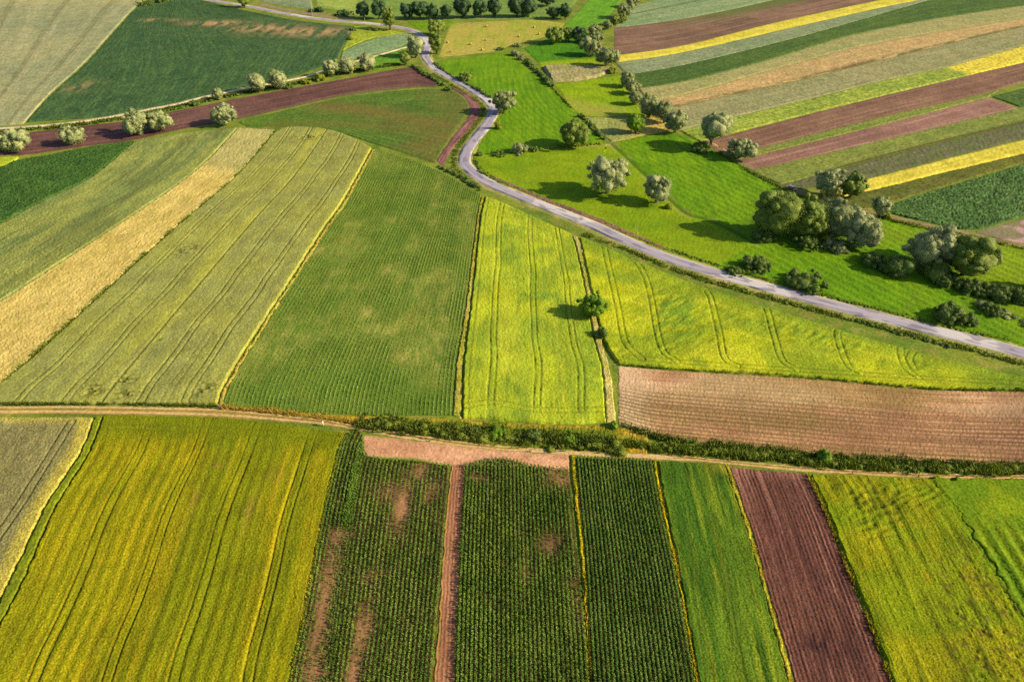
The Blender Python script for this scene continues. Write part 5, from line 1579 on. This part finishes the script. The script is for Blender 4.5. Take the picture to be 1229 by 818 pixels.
def car(name, label, x, y, rz, body_mat, roof_mat, scale=1.0):
    p = unp(x, y)
    e = empty(name, (p[0], p[1], .14), label, 'car', None, rz)
    L, W = 4.1, 1.72
    st = [(-2.05, .45, .80, .70), (-1.9, .28, .95, .80), (-1.3, .22, 1.00, .86), (0, .2, .98, .86), (1.0, .22, .95, .86), (1.6, .26, .82, .83), (1.95, .34, .68, .74), (2.05, .42, .58, .64)]
    sec = []
    for X, zl, zh, hw in st:
        sec.append([(X, -hw * .92, zl), (X, -hw, zl + .16), (X, -hw, zh - .12), (X, -hw * .9, zh), (X, 0, zh + .03), (X, hw * .9, zh), (X, hw, zh - .12), (X, hw, zl + .16), (X, hw * .92, zl), (X, 0, zl - .02)])
    def loft(sec, name, mat, parent):
        bm = bmesh.new(); rows = [[bm.verts.new(Vector(q) * scale) for q in r] for r in sec]
        for a, b in zip(rows[:-1], rows[1:]):
            for k in range(len(a)):
                bm.faces.new((a[k], a[(k + 1) % len(a)], b[(k + 1) % len(a)], b[k]))
        bm.faces.new(rows[0][::-1]); bm.faces.new(rows[-1])
        bmesh.ops.recalc_face_normals(bm, faces=bm.faces)
        me = bpy.data.meshes.new(name); bm.to_mesh(me); bm.free()
        for f in me.polygons: f.use_smooth = True
        me.set_sharp_from_angle(angle=math.radians(40))
        return link(name, me, mat, parent)
    loft(sec, 'body', body_mat, e)
    cab = [[(X, -hw, z), (X2, -hw2, z2), (X2, hw2, z2), (X, hw, z)] for X, hw, z, X2, hw2, z2 in
           [(-1.95, .74, .92, -1.72, .60, 1.30), (-1.3, .80, .97, -1.25, .64, 1.42), (0, .80, .97, 0, .65, 1.45), (.45, .80, .95, .1, .63, 1.43), (1.05, .76, .93, .32, .60, 1.36)]]
    loft(cab, 'window', GLASS, e)
    roof = [[(X, -hw, z), (X, -hw * .6, z + .05), (X, hw * .6, z + .05), (X, hw, z), (X, 0, z - .03)] for X, hw, z in [(-1.75, .58, 1.30), (-1.25, .645, 1.425), (0, .655, 1.455), (.34, .60, 1.37)]]
    loft(roof, 'roof', roof_mat, e)
    for sy in (-1, 1):
        for X in (-1.3, 1.3):
            v, q = tube([(X, sy * .70, .31), (X, sy * .72, .31), (X, sy * .86, .31), (X, sy * .88, .31)], [.22, .31, .31, .24], 18)
            w = link('wheel', mk_mesh('wheel', v * scale, q, True), TYRE, e)
            v, q = tube([(X, sy * .86, .31), (X, sy * .89, .31), (X, sy * .895, .31)], [.2, .19, .02], 14)
            link('rim', mk_mesh('rim', v * scale, q, True), RIM, w)
        for X, m, nm, z in ((1.99, LAMP, 'headlight', .56), (-2.03, RED_L, 'tail_light', .72)):
            v, q = tube([(X - .06, sy * .52, z), (X, sy * .52, z), (X + (.05 if X > 0 else -.02), sy * .52, z)], [.12, .12, .03], 12)
            link(nm, mk_mesh(nm, v * scale, q, True), m, e)
        v, q = tube([(.75, sy * .84, .98), (.78, sy * .98, 1.0), (.72, sy * .99, 1.0)], [.03, .09, .03], 8)
        link('mirror', mk_mesh('mirror', v * scale, q, True), TRIM, e)
    for X, nm in ((2.02, 'front_bumper'), (-2.02, 'rear_bumper')):
        v, q = tube([(X, -.66, .42), (X + .04 * np.sign(X), -.3, .42), (X + .05 * np.sign(X), 0, .42), (X + .04 * np.sign(X), .3, .42), (X, .66, .42)], [.06, .09, .1, .09, .06], 8)
        link(nm, mk_mesh(nm, v * scale, q, True), TRIM, e)
    return e


REDP = paint('dark_red_paint', (165, 36, 58)); WHP = paint('white_paint_and_glare', (240, 238, 240)); 
car('car', 'small dark red car with a bright roof reflection done in white on the dirt lane behind the big grove', 951, 228, math.radians(-62), REDP, WHP, .95)  # white roof material imitates a bright reflection on the red car
car('car', 'small white car parked in the grass beside the upright silver willow', 1052, 271, math.radians(-30), WHP, WHP, .72)


# ------------------------------------------------------------------ two people on the farm track
def skin_body(name, joints, edges, radii, mat, root=0):
    me = bpy.data.meshes.new(name)
    me.from_pydata(joints, edges, [])
    o = bpy.data.objects.new(name, me); COL.objects.link(o)
    o.modifiers.new('skin', 'SKIN'); s = o.modifiers.new('sub', 'SUBSURF'); s.levels = 2; s.render_levels = 2
    for i, r in enumerate(radii):
        me.skin_vertices[0].data[i].radius = (r, r) if np.isscalar(r) else r
        me.skin_vertices[0].data[i].use_root = (i == root)
    dg = bpy.context.evaluated_depsgraph_get()
    m2 = bpy.data.meshes.new_from_object(o.evaluated_get(dg))
    bpy.data.objects.remove(o); bpy.data.meshes.remove(me)
    m2.name = name
    for f in m2.polygons: f.use_smooth = True
    m2.materials.clear(); m2.materials.append(mat)
    return m2


SKINM = plain('skin', (214, 160, 130), .6, .3)


def person(label, x, y, rz, top_c, leg_c, hair_c, bend=0.):
    p = unp(x, y)
    e = empty('person', (p[0], p[1], .1), label, 'person', None, rz)
    b = bend
    J = [(0, 0, .95), (0, .10 * b, 1.15), (0, .28 * b, 1.40 - .06 * b), (0, .36 * b, 1.52 - .1 * b), (0, .42 * b + .02, 1.66 - .14 * b), (0, .43 * b + .02, 1.76 - .15 * b)]
    J += [(.19, .27 * b, 1.40 - .06 * b), (.25, .25 * b - .05, 1.13 - .05 * b), (.26, .34 * b + .08, .90), (.26, .36 * b + .12, .80),
          (-.19, .27 * b, 1.40 - .06 * b), (-.25, .25 * b + .12, 1.15 - .05 * b), (-.24, .3 * b + .26, .95), (-.24, .32 * b + .30, .86)]
    J += [(.10, .02, .90), (.11, .16, .50), (.11, .06, .09), (.11, .22, .04), (-.10, -.02, .90), (-.11, -.06, .50), (-.11, -.26, .12), (-.11, -.12, .04)]
    E = [(0, 1), (1, 2), (2, 3), (3, 4), (4, 5), (2, 6), (6, 7), (7, 8), (8, 9), (2, 10), (10, 11), (11, 12), (12, 13), (0, 14), (14, 15), (15, 16), (16, 17), (0, 18), (18, 19), (19, 20), (20, 21)]
    R = [(.15, .11), (.15, .11), (.17, .11), .055, (.075, .095), (.06, .075), .06, .045, .035, .03, .06, .045, .035, .03, .085, .06, .042, .035, .085, .06, .042, .035]
    link('body', skin_body('person_body', J, E, R, SKINM), None, e)
    tm = plain('jacket_cloth', top_c, .9, .1); lm = plain('trouser_cloth', leg_c, .9, .1); hm = plain('hair', hair_c, .8, .2)
    sh = plain('shoe', (50, 44, 42), .8, .2)
    k = [0, 1, 2, 6, 7, 8, 10, 11, 12]; mp = {j: i for i, j in enumerate(k)}
    link('jacket', skin_body('person_jacket', [J[j] for j in k], [(mp[a], mp[c]) for a, c in E if a in mp and c in mp],
                             [(.175, .135), (.175, .135), (.19, .135), .08, .062, .05, .08, .062, .05], tm), None, e)
    k = [0, 14, 15, 16, 18, 19, 20]; mp = {j: i for i, j in enumerate(k)}
    link('trousers', skin_body('person_trousers', [J[j] for j in k], [(mp[a], mp[c]) for a, c in E if a in mp and c in mp],
                               [(.165, .125), .105, .078, .06, .105, .078, .06], lm), None, e)
    hx = [(0, J[4][1] - .03, J[4][2] + .03), (0, J[5][1] - .02, J[5][2] + .02)]
    link('hair', skin_body('person_hair', hx, [(0, 1)], [(.092, .10), (.075, .085)], hm), None, e)
    for a in (16, 20):
        q = J[a]; f = J[a + 1]
        link('shoe', skin_body('person_shoe', [(q[0], q[1] - .02, q[2] - .03), (f[0], f[1] + .02, f[2])], [(0, 1)], [.055, .045], sh), None, e)
    return e


person('person in purple jacket and dark trousers standing at the maize corner of the farm track', 264, 491, math.radians(70), (112, 70, 132), (66, 30, 62), (60, 40, 40), .6)
person('person in white top and pale trousers walking along the farm track', 388, 511, math.radians(-80), (250, 240, 236), (226, 200, 190), (80, 56, 40))

# ------------------------------------------------------------------ light
SUN_EL, SUN_AZ = math.radians(29), math.radians(-9)     # azimuth measured from +X (photo right), slightly towards the viewer
w = bpy.data.worlds.new('World'); scene.world = w; w.use_nodes = True
nt = w.node_tree; nt.nodes.clear()
sky = nt.nodes.new('ShaderNodeTexSky'); sky.sky_type = 'NISHITA'; sky.sun_disc = False
sky.sun_elevation = SUN_EL; sky.sun_rotation = math.pi / 2 - SUN_AZ
sky.air_density = 1.0; sky.dust_density = 1.5; sky.ozone_density = 1.0
bg = nt.nodes.new('ShaderNodeBackground'); bg.inputs['Strength'].default_value = .085
out = nt.nodes.new('ShaderNodeOutputWorld')
nt.links.new(sky.outputs[0], bg.inputs[0]); nt.links.new(bg.outputs[0], out.inputs[0])
sd = bpy.data.lights.new('sun', 'SUN'); sd.energy = 5.0; sd.angle = math.radians(.6); sd.color = (1.0, .79, .50)
so = bpy.data.objects.new('sun', sd); COL.objects.link(so)
dirv = Vector((math.cos(SUN_EL) * math.cos(SUN_AZ), math.cos(SUN_EL) * math.sin(SUN_AZ), math.sin(SUN_EL)))
so.rotation_euler = dirv.to_track_quat('Z', 'Y').to_euler(); so.location = (300, 100, 300)

vs = scene.view_settings
scene.display_settings.display_device = 'sRGB'
vs.view_transform = 'Standard'; vs.look = 'None'; vs.gamma = 1.0; vs.exposure = .8; vs.use_curve_mapping = False
scene.cycles.max_bounces = 6; scene.cycles.diffuse_bounces = 2; scene.cycles.transmission_bounces = 3
scene.cycles.use_denoising = False
